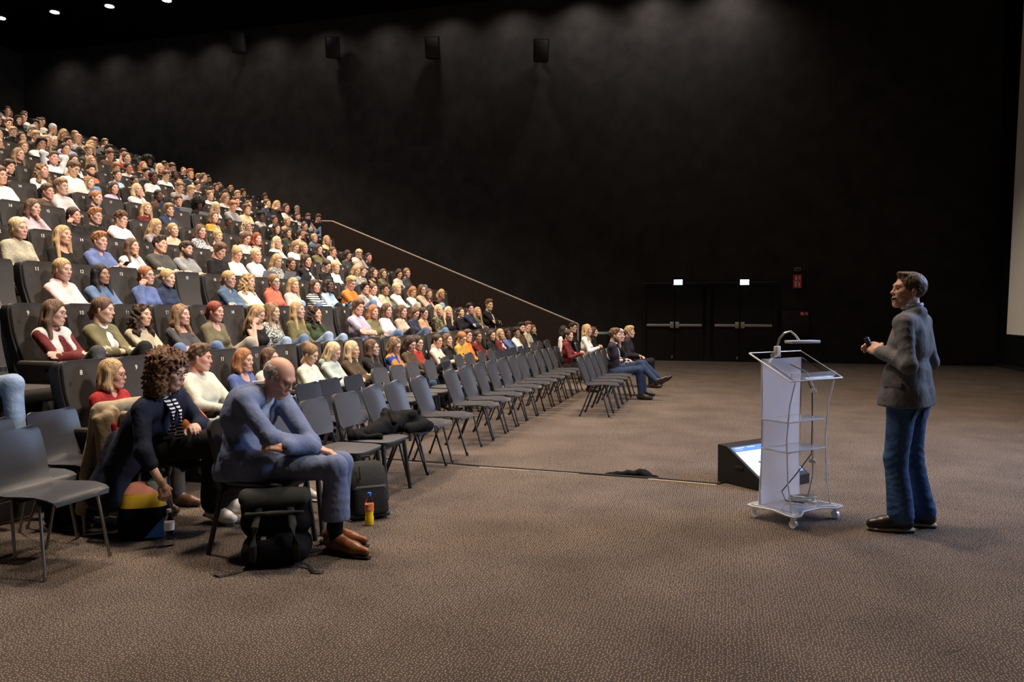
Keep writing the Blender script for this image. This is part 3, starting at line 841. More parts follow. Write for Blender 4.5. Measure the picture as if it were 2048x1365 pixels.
def stick(o, me, origin, direction, size, m, name, roll=0.0, bev=.003, color=None):
    """a small flat piece fixed where a line from origin meets the surface of a mesh of o"""
    from mathutils.bvhtree import BVHTree
    bv = BVHTree.FromPolygons([v.co for v in me.vertices], [tuple(p.vertices) for p in me.polygons])
    hit, nrm, _, _ = bv.ray_cast(Vector(origin), Vector(direction).normalized())
    if hit is None: return None
    z = nrm.normalized(); x = Vector((0, 0, 1)) - z * z.z; x.normalize(); y = z.cross(x)
    R = Matrix((x, y, z)).transposed().to_4x4() @ Matrix.Rotation(roll, 4, 'Z'); R.translation = hit
    q = obj(name, MB().box((0, 0, 0), size, bev=bev).mesh(name, m), o, color=color); q.matrix_local = R
    return q
def child_mesh(o, name):
    for c in o.children:
        if c.name.split('.')[0] == name: return c.data
def top_mesh(key, J, sex, b, hi, sleeve='long', neck='crew', m='cloth', extra=0.0, cuts=(), more=(), fold=.004):
    if key in CLO: return CLO[key]
    P = torso_prims(J, sex, b)
    for s in 'LR':
        A = arm_prims(J, s, b, sex)
        if sleeve == 'long': P += [cap(A[0][1], A[0][2], A[0][3], A[0][4]), cap(A[1][1], A[1][1] + (A[1][2] - A[1][1]) * .93, A[1][3], A[1][4] + .004)]
        elif sleeve == 'half': P += [A[0], cap(A[1][1], A[1][1] + (A[1][2] - A[1][1]) * .35, A[1][3], A[1][4] + .008)]
        elif sleeve == 'short': P += [cap(A[0][1], A[0][1] + (A[0][2] - A[0][1]) * .62, A[0][3], A[0][4] + .010)]
    fw, up = J['fwd'], J['up']; nb = J['neck']
    C = list(cuts)
    if neck == 'scoop': C.append(('sub', ell(nb + fw * .085 - up * .03, (.06, .075, .075)), .012))
    elif neck == 'crew': C.append(('sub', ell(nb + fw * .03 + up * .035, (.075, .066, .045)), .012))
    elif neck == 'wide': C.append(('sub', ell(nb + fw * .06 + up * .0, (.09, .15, .075)), .012))
    elif neck == 'vee': C.append(('sub', ell(nb + fw * .11 - up * .08, (.055, .04, .14), frame(fw, up)), .010))
    elif neck == 'open':
        ch = J['chest']; C.append(('sub', ell(ch + fw * .155 + up * .0, (.085, .05, .27), frame(fw, up)), .010)); C.append(('sub', ell(nb + fw * .06 + up * .02, (.07, .055, .06)), .012))
    elif neck == 'roll': P.append(cap(nb, nb + up * .045 + fw * .008, .062, .058))
    elif neck == 'hood': P += [cap(nb - fw * .075 + up * .02 + J['lat'] * .05, nb - fw * .075 + up * .02 - J['lat'] * .05, .048), cap(nb - fw * .03 + up * .03 + J['lat'] * .065, nb + fw * .06 - up * .03 + J['lat'] * .05, .03), cap(nb - fw * .03 + up * .03 - J['lat'] * .065, nb + fw * .06 - up * .03 - J['lat'] * .05, .03)]
    elif neck == 'collar': P += [cap(nb - fw * .05 + up * .03 + J['lat'] * .035, nb - fw * .05 + up * .03 - J['lat'] * .035, .02), cap(nb - fw * .03 + up * .035 + J['lat'] * .055, nb + fw * .055 - up * .01 + J['lat'] * .035, .016), cap(nb - fw * .03 + up * .035 - J['lat'] * .055, nb + fw * .055 - up * .01 - J['lat'] * .035, .016)]; C.append(('sub', ell(nb + fw * .085 - up * .01, (.05, .04, .06)), .012))
    P += list(more)
    vox = {0: .021, 1: .014, 2: .0095}[hi]
    v, f = surf(P, vox, delta=.011 + extra, k=.034, cuts=C, disp=(fold if callable(fold) else fold_disp(len(str(key)) % 7, fold)) if hi else None)
    me = NM().add(v, f).mesh('top', [M[m]])
    CLO[key] = me
    return me
def legs_mesh(key, J, b, hi, m='cloth', extra=0.0, length=1.0, name='trousers', fold=.004, flare=.012, cuts=()):
    if key in CLO: return CLO[key]
    lath = unit(J['hipL'] - J['hipR']); pel = J['pelvis']
    P = [cap(J['hipL'] * .9 + J['hipR'] * .1, J['hipR'] * .9 + J['hipL'] * .1, .107 * b), cap(pel + lath * .045, pel - lath * .045, .112 * b)]
    for s in 'LR':
        A = leg_prims(J, s, b)
        P += [A[0], cap(A[1][1], A[1][1] + (A[1][2] - A[1][1]) * .97 * length, A[1][3], A[1][4] + flare)]
    vox = {0: .022, 1: .015, 2: .0095}[hi]
    v, f = surf(P, vox, delta=.011 + extra, k=.03, cuts=cuts, disp=(fold if callable(fold) else fold_disp(len(str(key)) % 5 + 2, fold)) if hi else None)
    me = NM().add(v, f).mesh(name, [M[m]])
    CLO[key] = me
    return me
def shoes_mesh(key, J, hi, m='leather'):
    if key in CLO: return CLO[key]
    nm = NM()
    for s in 'LR':
        v, f = surf(foot_prims(J, s), {0: .016, 1: .011, 2: .0075}[hi], delta=.007, k=.025); nm.add(v, f)
    me = nm.mesh('shoes', [M[m]]); CLO[key] = me
    return me

# --- hair styles in head space
HAIR = {}
def hair_mesh(style, hi):
    key = (style, hi)
    if key in HAIR: return HAIR[key]
    shell = [ell((-.012, 0, .042), (.106, .086, .097))]
    face = ('sub', ell((.095, 0, -.045), (.075, .068, .118)), .02)
    low = ('plane', V(-.02, 0, -.055), unit(V(.55, 0, -1)))
    P = list(shell); C = [face]; D = None; m = 'hair'; k = .03; vox = {0: .0125, 1: .0085, 2: .0065}[hi]; extra = 0
    def wave(amp, fr):
        return lambda X, Y, Z: (amp * np.sin(fr * Z + 3 * np.sin(40 * Y)) * np.sin(fr * .8 * Y + 1.3 + 25 * X)).astype(np.float32)
    def curl(amp, fr):
        return lambda X, Y, Z: (amp * (np.sin(fr * X + 1.5 * np.sin(fr * .5 * Z)) * np.sin(fr * Y + 1.1) * np.sin(fr * Z + .7) * 1.6 + .5 * np.sin(fr * 2.1 * X + 2) * np.sin(fr * 1.9 * Y) * np.sin(fr * 2.2 * Z))).astype(np.float32)
    strands = wave(.0035, 18)
    def locks(l, front=.03, wid=.028, back=.085, off=0.0):
        q = []
        for s in (1, -1):
            q += [cap((.005, s * .074, .03), (-.005, s * .088, -.09), .030, wid), cap((-.005, s * .088, -.09), (front, s * (.095 + off), -.09 - l), wid, wid * .8)]
        q += [ell((-.07, 0, -.06 - l * .35), (.042, back, .12 + l * .35)), ell((-.075, .045, -.07 - l * .4), (.035, .05, .12 + l * .42)), ell((-.075, -.045, -.07 - l * .4), (.035, .05, .12 + l * .42))]
        return q
    if style == 'L': P += locks(.15); D = strands
    elif style == 'V': P += locks(.22, .045, .03); D = strands
    elif style == 'W': P += locks(.15, .04, .034, .095, .012); D = wave(.010, 42)
    elif style == 'C': P += locks(.12, .03, .045, .11, .02); D = curl(.016, 62); m = 'curlhair'
    elif style == 'B': P += locks(.025, .025, .033, .09); D = strands
    elif style == 'T': P += [cap((-.08, 0, .01), (-.115, 0, -.03), .035, .026), cap((-.115, 0, -.03), (-.095, .02, -.16), .026, .014)]; C.append(low); D = wave(.002, 24)
    elif style == 'U': P += [ell((-.085, 0, .10), (.048, .05, .044))]; C.append(low); D = wave(.003, 40)
    elif style == 'N': P += [ell((-.118, 0, .02), (.036, .042, .04))]; C.append(low); D = wave(.003, 40)
    elif style == 'S': P += [ell((.03, 0, .092), (.066, .07, .04))]; C.append(('plane', V(-.03, 0, -.045), unit(V(.75, 0, -1)))); D = curl(.0045, 75)
    elif style == 'Q': P += [ell((.045, 0, .108), (.055, .058, .036)), ell((0, 0, .10), (.08, .07, .04))]; C.append(('plane', V(-.03, 0, -.035), unit(V(.75, 0, -1)))); D = curl(.005, 80)
    elif style == 'M': P += [ell((.025, 0, .085), (.082, .085, .055)), cap((.0, .078, .03), (-.01, .08, -.03), .022), cap((.0, -.078, .03), (-.01, -.08, -.03), .022)]; C.append(('plane', V(-.03, 0, -.075), unit(V(.5, 0, -1)))); D = strands
    elif style == 'K': P += [ell((.0, 0, .085), (.098, .098, .07))]; C.append(('plane', V(-.03, 0, -.06), unit(V(.6, 0, -1)))); D = curl(.012, 70); m = 'curlhair'
    elif style == 'A': P += [ell((-.03, 0, .05), (.15, .15, .14)), ell((-.05, 0, -.05), (.12, .14, .12))]; D = curl(.018, 70); m = 'curlhair'; C = [('sub', ell((.10, 0, -.05), (.09, .074, .12)), .02)]
    elif style == 'G':   # big curls to the shoulders
        P += [ell((-.035, 0, .055), (.125, .112, .105)), ell((-.05, 0, -.06), (.105, .125, .12)), ell((-.06, 0, -.15), (.075, .105, .08)), ell((.0, .085, -.07), (.05, .045, .11)), ell((.0, -.085, -.07), (.05, .045, .11)), ell((.05, 0, .10), (.05, .07, .036))]
        D = lambda X, Y, Z: (.013 * np.sin(105 * X + 3.1 * np.sin(33 * Y + 1)) * np.sin(95 * Y + 2.7 * np.sin(29 * Z)) * np.sin(88 * Z + 2.9 * np.sin(31 * X + 2)) * 1.5 + .006 * np.sin(190 * X + 2 * np.sin(60 * Z)) * np.sin(175 * Y) * np.sin(180 * Z)).astype(np.float32); m = 'curlhair'; C = [('sub', ell((.115, 0, -.05), (.08, .066, .105)), .02)]
    elif style == 'Z': P = [ell((-.014, 0, .037), (.1015, .0795, .0945))]; C.append(('plane', V(-.03, 0, -.03), unit(V(.8, 0, -1)))); D = None
    elif style == 'X':   # short and flat, brushed up a little in front
        P = [ell((-.015, 0, .040), (.105, .0845, .0965)), ell((.05, 0, .105), (.045, .05, .020), rot_zyx(0, -.25))]; C.append(('plane', V(-.03, 0, -.05), unit(V(.7, 0, -1)))); D = curl(.0016, 110)
    elif style == 'R':   # receding grey fringe round a bald crown
        P = [ell((-.020, 0, .022), (.101, .0835, .09))]; C += [('plane', V(-.03, 0, -.04), unit(V(.8, 0, -1))), ('sub', ell((.105, 0, .100), (.088, .058, .056)), .018)]; D = curl(.002, 90)
    elif style == 'H':   # head scarf
        P += [ell((-.02, 0, -.02), (.105, .092, .12)), cap((0, .03, -.13), (0, -.03, -.13), .075), cap((-.02, .06, -.2), (-.02, -.06, -.2), .08)]; m = 'cloth'; C = [('sub', ell((.105, 0, -.025), (.06, .058, .085)), .015)]
    elif style == 'E':   # knitted beanie
        P = [ell((-.016, 0, .062), (.108, .09, .10))]; C = [('plane', V(0, 0, .03), unit(V(.25, 0, -1)))]; m = 'knit'
    v, f = surf(P, vox, delta=0, k=k, cuts=C, disp=D)
    me = NM().add(v, f).mesh('hair', [M[m]])
    HAIR[key] = me
    return me
gl = MB()
for s in (1, -1):
    pts = [(.107 - .010 * (abs(math.cos(a)) if math.cos(a) * s > 0 else 0), s * .034 + .023 * math.cos(a), .003 + .018 * math.sin(a)) for a in [2 * PI * i / 14 for i in range(15)]]
    gl.tube(pts, .0019, n=5)
    gl.tube([(.098, s * .056, .008), (.06, s * .075, .010), (-.01, s * .084, .004)], .0018, n=5)
gl.tube([(.107, .011, .006), (.110, 0, .009), (.107, -.011, .006)], .0017, n=5)
glasses_me = gl.mesh('glasses', M['black'])
def beard_mesh():
    if 'beard' in HAIR: return HAIR['beard']
    P = [ell((.040, 0, -.076), (.058, .056, .052)), cap((.074, .012, -.106), (.074, -.012, -.106), .022), cap((-.002, .056, -.03), (.05, .034, -.09), .022), cap((-.002, -.056, -.03), (.05, -.034, -.09), .022)]
    v, f = surf(P, .0075, k=.03, cuts=[('sub', ell((.105, 0, -.066), (.028, .024, .010)), .008), ('sub', ell((.115, 0, -.01), (.075, .06, .048)), .015)])
    HAIR['beard'] = NM().add(v, f).mesh('beard', [M['hair']])
    return HAIR['beard']

# --- ready-made seated joints (origin on the floor under the seat back, facing +x)
def seated(lean=14, sex='f', arms='lap', legs='std', mirror=False, seat=.47, px=.30, side=0.0, headf=.03):
    a = rad(lean); u = V(-math.sin(a), 0, math.cos(a))
    J = {'pelvis': V(px, 0, seat)}
    J['chest'] = J['pelvis'] + u * .31; sh = J['pelvis'] + u * .475; J['neck'] = J['pelvis'] + u * .53
    w_ = .172 if sex == 'm' else .152
    J['shL'] = sh + V(0, w_, 0); J['shR'] = sh - V(0, w_, 0)
    hw = .095
    J['hipL'] = J['pelvis'] + V(.02, hw, -.01); J['hipR'] = J['pelvis'] + V(.02, -hw, -.01)
    hp = J['neck'] + V(headf + .015, 0, .155) + V(max(0, -math.sin(a)) * .05, 0, 0)
    hands = {'L': ('relaxed', V(-.2, .3, 1)), 'R': ('relaxed', V(-.2, -.3, 1))}
    f0 = px + .19
    tgt = {'L': V(f0 + .02, .06, seat + .165), 'R': V(f0 - .01, -.05, seat + .175)}
    pole = {'L': V(-.5, .7, -.6), 'R': V(-.5, -.7, -.6)}
    if arms == 'cross':
        tgt = {'L': V(px + .12, -.10, seat + .27), 'R': V(px + .155, .09, seat + .25)}; pole = {'L': V(.3, .9, -.5), 'R': V(.3, -.9, -.5)}
        hands = {'L': ('flat', V(.9, -.1, .4)), 'R': ('flat', V(.9, .1, .4))}
    elif arms == 'chin':
        tgt['L'] = hp + V(.075, .03, -.165); pole['L'] = V(.25, .35, -1); hands['L'] = ('grip', V(.6, .5, .3))
        tgt['R'] = V(px + .15, .10, seat + .22)
    elif arms == 'cheek':
        tgt['R'] = hp + V(.0, -.105, -.13); pole['R'] = V(.3, -.3, -1); hands['R'] = ('grip', V(.2, -.9, .2))
    elif arms == 'type':
        tgt = {'L': V(px + .30, .10, seat + .21), 'R': V(px + .30, -.10, seat + .21)}; hands = {'L': ('relaxed', V(0, .1, 1)), 'R': ('relaxed', V(0, -.1, 1))}
    elif arms == 'phone':
        tgt = {'L': V(px + .27, .035, seat + .30), 'R': V(px + .26, -.05, seat + .30)}; hands = {'L': ('grip', V(.3, .9, .2)), 'R': ('grip', V(.3, -.9, .2))}
    elif arms == 'head':
        tgt = {'L': hp + V(-.10, .03, .07), 'R': hp + V(-.10, -.03, .07)}; pole = {'L': V(.5, 1, .1), 'R': V(.5, -1, .1)}; hands = {'L': ('flat', V(-.3, .3, 1)), 'R': ('flat', V(-.3, -.3, 1))}
    elif arms == 'knee':
        tgt = {'L': V(px + .42, .12, seat + .13), 'R': V(px + .42, -.10, seat + .13)}; pole = {'L': V(-.2, .6, -.6), 'R': V(-.2, -.6, -.6)}
    for s in 'LR':
        J['el' + s], J['wr' + s] = ik(J['sh' + s], tgt[s], .285, .255, pole[s])
    if arms == 'chin': J['elL'] = J['shL'] + V(.20, .0, -.19); J['wrL'] = tgt['L']
    if arms == 'cheek': J['elR'] = J['shR'] + V(.15, -.06, -.205); J['wrR'] = tgt['R'] + V(.02, -.005, 0)
    if arms in ('cross',):
        J['hdL'] = V(-.1, -1, .15); J['hdR'] = V(-.1, 1, .1)
    if arms == 'chin': J['hdL'] = V(-.1, -.4, 1)
    if arms == 'cheek': J['hdR'] = V(.2, .5, 1)
    if arms == 'head':
        J['hdL'] = V(-.3, -1, .1); J['hdR'] = V(-.3, 1, .1)
    kz = seat + .06
    for s, sg in (('L', 1), ('R', -1)):
        J['kn' + s] = V(px + .45, sg * .12, kz); J['an' + s] = V(px + .47, sg * .12, .10); J['toe' + s] = V(px + .66, sg * .14, .04)
    if legs == 'cross':
        J['knL'] = V(px + .41, .0, kz + .24); J['anL'] = V(px + .57, -.15, kz - .12); J['toeL'] = V(px + .73, -.20, kz - .12); J['soleL'] = unit(V(.25, 0, -1))
    elif legs == 'four':     # ankle on the other knee
        J['knL'] = V(px + .37, .26, kz + .15); J['anL'] = V(px + .44, -.13, kz + .11); J['toeL'] = V(px + .52, -.30, kz + .08); J['soleL'] = unit(V(.7, -.1, -.6))
    elif legs == 'out':
        for s, sg in (('L', 1), ('R', -1)):
            J['kn' + s] = V(px + .46, sg * .10, kz - .02); J['an' + s] = V(px + .72, sg * .08, .12); J['toe' + s] = V(px + .88, sg * .1, .10)
    elif legs == 'up':
        J['knL'] = V(px + .36, .06, kz + .22); J['anL'] = V(px + .46, .04, kz - .10); J['toeL'] = V(px + .62, .04, kz - .12)
    if mirror:
        K = {}
        for k_, q in J.items():
            k2 = k_[:-1] + {'L': 'R', 'R': 'L'}[k_[-1]] if k_[-1] in 'LR' else k_
            K[k2] = q * V(1, -1, 1)
        J = K; hands = {'L': (hands['R'][0], hands['R'][1] * V(1, -1, 1)), 'R': (hands['L'][0], hands['L'][1] * V(1, -1, 1))}
        hp = hp * V(1, -1, 1)
    return J, hp, hands

PEOPLE = []
def person(loc, label, J, hp, hands, key, sex='f', b=1.0, R=None, hi=1, skin=(.55, .33, .24), hair=('L', (.1, .06, .03)), top=None, legs=None, shoes=None, inner=None,
           glasses=False, beard=None, vest=None, group=None, rz=0.0, scale=1.0, extra_parts=()):
    """top: dict(color, m, sleeve, neck, extra)"""
    if R is None: R = np.eye(3)
    torso_prims(J, sex, b)
    bk_ = ('b', key, sex, round(b, 2), hi, tuple(np.round(R.ravel(), 2)))
    o = obj('person', body_mesh(bk_, J, sex, b, R, hp, hi, hands), None, loc, (0, 0, rz), skin)
    o.scale = (scale,) * 3
    tag(o, label, 'person', group)
    HM = Matrix(R.tolist()).to_4x4(); HM.translation = Vector(hp)
    if hair and hair[0] != '-':
        h = obj({'H': 'headscarf', 'E': 'beanie'}.get(hair[0], 'hair'), hair_mesh(hair[0], hi), o, color=hair[1]); h.matrix_local = HM
    if inner:
        ik_ = ('i', key, sex, hi, inner.get('neck', 'crew'))
        obj('shirt', top_mesh(ik_, J, sex, b, hi, 'none', inner.get('neck', 'crew'), 'cloth', -.004, fold=.001), o, color=inner['color'])
    if top:
        tk = ('t', key, sex, round(b, 2), hi, top.get('sleeve', 'long'), top.get('neck', 'crew'), top.get('m', 'cloth'), top.get('extra', 0))
        obj(top.get('name', 'top'), top_mesh(tk, J, sex, b, hi, top.get('sleeve', 'long'), top.get('neck', 'crew'), top.get('m', 'cloth'), top.get('extra', 0), top.get('cuts', ()), top.get('more', ()), top.get('fold', .004)), o, color=top['color'])
    if vest:
        obj('vest', top_mesh(('v', key, sex, hi), J, sex, b * 1.02, hi, 'none', 'open', 'knit', .012), o, color=vest)
    if legs:
        lk = ('l', key, round(b, 2), hi, legs.get('m', 'cloth'), legs.get('extra', 0), legs.get('length', 1))
        obj(legs.get('name', 'trousers'), legs_mesh(lk, J, b, hi, legs.get('m', 'cloth'), legs.get('extra', 0), legs.get('length', 1), fold=legs.get('fold', .004), flare=legs.get('flare', .012), cuts=legs.get('cuts', ())), o, color=legs['color'])
    if shoes:
        obj('shoes', shoes_mesh(('s', key, hi, shoes.get('m', 'leather')), J, hi, shoes.get('m', 'leather')), o, color=shoes['color'])
    if glasses:
        q = obj('glasses', glasses_me, o); q.matrix_local = HM
    if beard:
        q = obj('beard', beard_mesh(), o, color=beard); q.matrix_local = HM
    for q in extra_parts: q(o, HM)
    PEOPLE.append(o)
    return o
# ------------------------------------------------------------------ the audience in the fixed seats
HC = dict(lb=((.60, .44, .25), 'light blond'), bl=((.43, .28, .135), 'blond'), db=((.23, .14, .072), 'dark blond'), br=((.115, .062, .034), 'brown'), dk=((.048, .027, .018), 'dark brown'), bk=((.014, .011, .010), 'black'),
          gi=((.32, .135, .055), 'ginger'), rd=((.22, .045, .022), 'red'), gy=((.32, .30, .28), 'grey'), wh=((.7, .68, .65), 'white'))
TC = dict(bz=((.020, .018, .024), 'dark'), w=((.70, .67, .62), 'white'), cr=((.58, .50, .40), 'cream'), bg=((.42, .335, .24), 'beige'), gr=((.24, .23, .22), 'grey'), lg=((.43, .42, .41), 'light grey'), dg=((.062, .06, .058), 'dark grey'), bk=((.013, .012, .012), 'black'),
          nv=((.024, .03, .058), 'navy'), bu=((.095, .135, .27), 'blue'), lb=((.31, .41, .58), 'light blue'), dn=((.07, .11, .19), 'denim blue'), ol=((.135, .12, .065), 'olive'), gn=((.045, .062, .03), 'dark green'), br=((.075, .045, .028), 'brown'),
          rd=((.30, .026, .022), 'red'), mr=((.115, .018, .018), 'maroon'), og=((.52, .17, .035), 'orange'), co=((.55, .13, .09), 'coral'), pk=((.66, .47, .43), 'pale pink'), lv=((.42, .37, .48), 'lavender'), mu=((.43, .23, .045), 'mustard'),
          ye=((.64, .48, .25), 'pale yellow'), tn=((.36, .24, .14), 'tan'))
STY = dict(L='long', V='very long', W='wavy', C='curly', B='bobbed', T='tied-back', U='top-knotted', N='bunned', S='short', Q='quiffed', M='mop of', K='short curly', A='bushy', Z='cropped', R='receding', H='', E='')
DATA = """
227 750 1 B bl rd gV
400 718 1 Q br cr mt9
490 722 1 B gi bu sSi
543 719 1 V br cr
617 716 1 U db cr dop
663 728 1 V lb lg dH
707 716 1 V lb br i
747 704 1 V br bk gY
787 707 1 W db og gZKd
818 700 1 V dk br dt2
838 697 1 T dk rd gi
877 690 1 T dk cr gpR
897 692 1 L br bk c
921 684 1 T gi mu gd
936 673 1 S br og mgH
958 678 1 T dk mr nK
985 676 1 L dk bk R
1003 673 1 B bl mr o
1017 669 1 T bk bu k
1035 674 1 K dk w np
1040 657 1 Q bk br mb
1052 655 1 Q br bg mo
1067 660 1 T br bk Rc
112 628 2 V br mr gvr
208 622 2 T br ol or
288 641 2 C dk bg xr
366 636 2 W db dg Uxir
433 625 2 T rd ol Sir
513 641 2 V bl bk hedr
547 625 2 W db lg YS
597 622 2 V bl ol Kr
633 634 2 C dk gn Hcr
716 616 2 M br lv msx
748 625 2 V gi ol ir
775 622 2 L br w s
806 624 2 V br bg o
828 628 2 L br nv d
850 628 2 T dk tn gr
879 622 2 V lb ol Q
900 625 2 V lb bk
921 626 2 T dk bk i
935 618 2 S bk nv m
957 625 2 V bl ol Q
977 611 2 Q br bk mo
130 541 3 T bl pk Vj
207 553 3 V bk bu nx
297 553 3 T gi bu gh
340 561 3 N bl nv RS
461 560 3 T bl dn gVx
500 565 3 C bl w o
551 565 3 T db co Vgr
590 571 3 V bl cr r
633 574 3 L dk w P
660 573 3 B bk lb kVpr
698 568 3 S bl og msd
732 578 3 M bk gr mgoc
748 579 3 T br w
771 581 3 Q dk bg msVn
795 578 3 T lb w x
824 585 3 B gi w d
847 581 3 W br bg gVo
860 589 3 L br rd o
884 593 3 B bl br d
43 458 4 T lb bg K
132 472 4 V bl bk S
205 484 4 Q gi bu msVp
270 497 4 L br w c
324 491 4 Q dk dg ms
376 500 4 S dk gr msbj
437 503 4 M br bk msd
473 511 4 U bl w st1d
515 512 4 T lb w st1
553 523 4 V bl lg Yt2d
586 529 4 T dk bk ni
614 523 4 L dk bk oS
652 533 4 U dk bk sd
670 536 4 T bl w r
712 546 4 L bl bg d
728 546 4 T br cr Y
750 549 4 L dk bk es
769 552 4 L br ol x
797 549 4 B dk cr od
815 547 4 N db dg
74 417 5 L br pk Kc
155 432 5 T dk bk h
197 434 5 Q gi bk m
248 441 5 K br w mHx
313 455 5 V bl gr dx
351 462 5 T bl bg j
406 464 5 W br w xY
440 474 5 T bl bk e
492 478 5 L br pk t2d
517 479 5 B rd bk ei
557 486 5 V lb w t2
590 495 5 V db w d
611 497 5 T bl ol i
640 500 5 L dk ol c
668 505 5 T br w Vc
695 514 5 L dk dg d
716 510 5 S lb cr mHcd
740 516 5 T dk bk
7 352 6 S br w ms
127 374 6 S db lg mx
143 391 6 S br br m
200 397 6 N gi bk
300 420 6 L bl mr
343 421 6 M db nv mV
432 436 6 B br mu o
458 447 6 Z bk bk mkt1d
495 456 6 C lb gr d
556 459 6 C dk bk
578 467 6 L dk gn c
603 469 6 L dk bg hn
632 479 6 T bl dn V
657 481 6 V bl ye
28 340 7 M dk bk h
93 343 7 C db w
148 340 7 S br w msd
153 360 7 L db w
205 375 7 L dk lv
243 373 7 B lb w ct3
293 386 7 T bk br khct1
338 421 7 S br nv mt1
365 404 7 A bk bk kd
407 411 7 V lb w d
437 408 7 S gi gr msd
471 415 7 M br ye m
526 434 7 K bk w kY
553 441 7 T dk w n
578 444 7 T bl tn
613 457 7 T br bg
48 310 8 V db bk g
120 319 8 S br w maf
154 323 8 L dk w
190 342 8 Q dk co mbj
242 352 8 T dk lb
277 364 8 T bk pk gen
307 355 8 T bk w k
361 376 8 S db gr msd
384 383 8 S bl gr msd
425 392 8 T db w
453 398 8 W db w ed
477 404 8 S br w m
501 411 8 T br w h
537 409 8 T br nv hV
556 412 8 B bl bk h
572 417 8 L dk w t3
600 435 8 S br w msbx
616 436 8 S br w mscd
636 438 8 Q br bk mt2cd
7 286 9 B bl cr g
58 295 9 T db dg
76 286 9 M bk w mn
113 294 9 T dk bg
191 324 9 L bl gr
237 337 9 M gi w dt1
263 337 9 T dk pk n
278 342 9 S bk dg m
297 344 9 S br w md
341 363 9 B gi w
370 366 9 T dk pk d
408 383 9 C dk bk d
440 386 9 C dk dg d
458 386 9 S bl w m
598 421 9 E gy dg mb
9 272 10 T bl rd P
27 270 10 L dk br
92 281 10 V bl dg
126 283 10 S dk lb m
157 297 10 K bl dg m
173 299 10 S br br md
189 300 10 T br rd o
189 308 10 L gi tn
222 312 10 V lb bk
258 326 10 T bk br k
282 316 10 Q gi nv mo
295 317 10 L br dg h
362 357 10 L dk w
491 387 10 M dk w Pms
532 395 10 L dk w d
37 266 11 S bl w m
78 274 11 S bl dg md
117 284 11 Z gy dg m
188 289 11 V bl bk
224 296 11 Q bk bk mb
244 302 11 S dk w mgsh
306 325 11 A bk lb k
346 337 11 S br w msd
403 357 11 Q bl bg mQh
415 358 11 S bk dg mb
429 369 11 L br mr
448 375 11 T gi dg
480 376 11 S lb lb m
18 247 12 S br cr m
5 241 12 S db gr m
60 260 12 M gy dg md
138 261 12 V bl bk d
164 280 12 T bl w c
191 276 12 M db dg md
335 332 12 S dk pk mh
373 343 12 Z br w mhx
387 352 12 S db dg md
46 236 13 H bk bk
77 242 13 M bk w m
107 255 13 E wh w h
158 270 13 U bl bg
216 286 13 S db dg mh
354 341 13 T br w
365 343 13 S bl w mh
54 230 14 S br dg m
86 241 14 S br gr m
24 219 15 S br w ms
34 218 15 S db w mh
4 226 15 T dk dg
61 237 15 T dk pk d
3 207 16 Z br w m
11 221 16 S dk dg m
"""
SKIN = dict(light=(.60, .355, .25), tan=(.37, .20, .125), dark=(.105, .05, .031))
HEADX = .16
rng = random.Random(11)
ROWN = lambda k: ORD[k]
entries = []
for ln in DATA.strip().splitlines():
    p = ln.split()
    entries.append([float(p[0]), float(p[1]), int(p[2]) - 1, p[3], p[4], p[5], p[6] if len(p) > 6 else ''])
seat_of = {}
byrow = {}
for e in entries: byrow.setdefault(e[2], []).append(e)
seats_by_row = {}
for s in SEATS: seats_by_row.setdefault(s[0], []).append(s)
LAPTOPS = []
def laptop(loc, rz, m, label, tilt=18):
    o = empty('laptop', loc, rz); tag(o, label, 'laptop', 'laptops on laps')
    MB().box((0, 0, .009), (.23, .33, .016), bev=.005).build('base', m, o)
    R = Matrix.Rotation(rad(tilt), 4, 'Y'); R.translation = Vector((.115, 0, .016))
    a = obj('lid', MB().box((.004, 0, .11), (.008, .33, .22), bev=.003).mesh('lid', m), o); a.matrix_local = R
    c = MB(); c.loft([(.0, 0, 0, .014, .014), (0, 0, .002, .013, .013)], 10, 2)
    d = obj('lid_badge', c.mesh('lid_badge', M['black']), a); d.location = (.0095, 0, .11); d.rotation_euler = (0, PI / 2, 0)
    return o
PLACED = []
for k, es in sorted(byrow.items()):
    free = list(seats_by_row.get(k, []))
    es.sort(key=lambda e: e[0])
    for e in es:
        Y = y_of(e[0], RX[k] - HEADX)
        if not free: print('NO SEAT', e); continue
        st = min(free, key=lambda s: abs(s[2] - Y))
        if abs(st[2] - Y) > .42: print('far', k + 1, e[:2], round(st[2] - Y, 2))
        free.remove(st)
        seat_of[(k, st[1])] = e
        PLACED.append((k, st, e, Y))
    for i, q in enumerate(sorted([q for q in PLACED if q[0] == k], key=lambda q: -q[1][2])): q[2].append(i)
LEGC = [((.055, .085, .15), 'denim'), ((.012, .012, .013), 'cloth'), ((.20, .27, .38), 'denim'), ((.05, .05, .052), 'cloth'), ((.10, .15, .25), 'denim'), ((.30, .27, .22), 'cloth')]
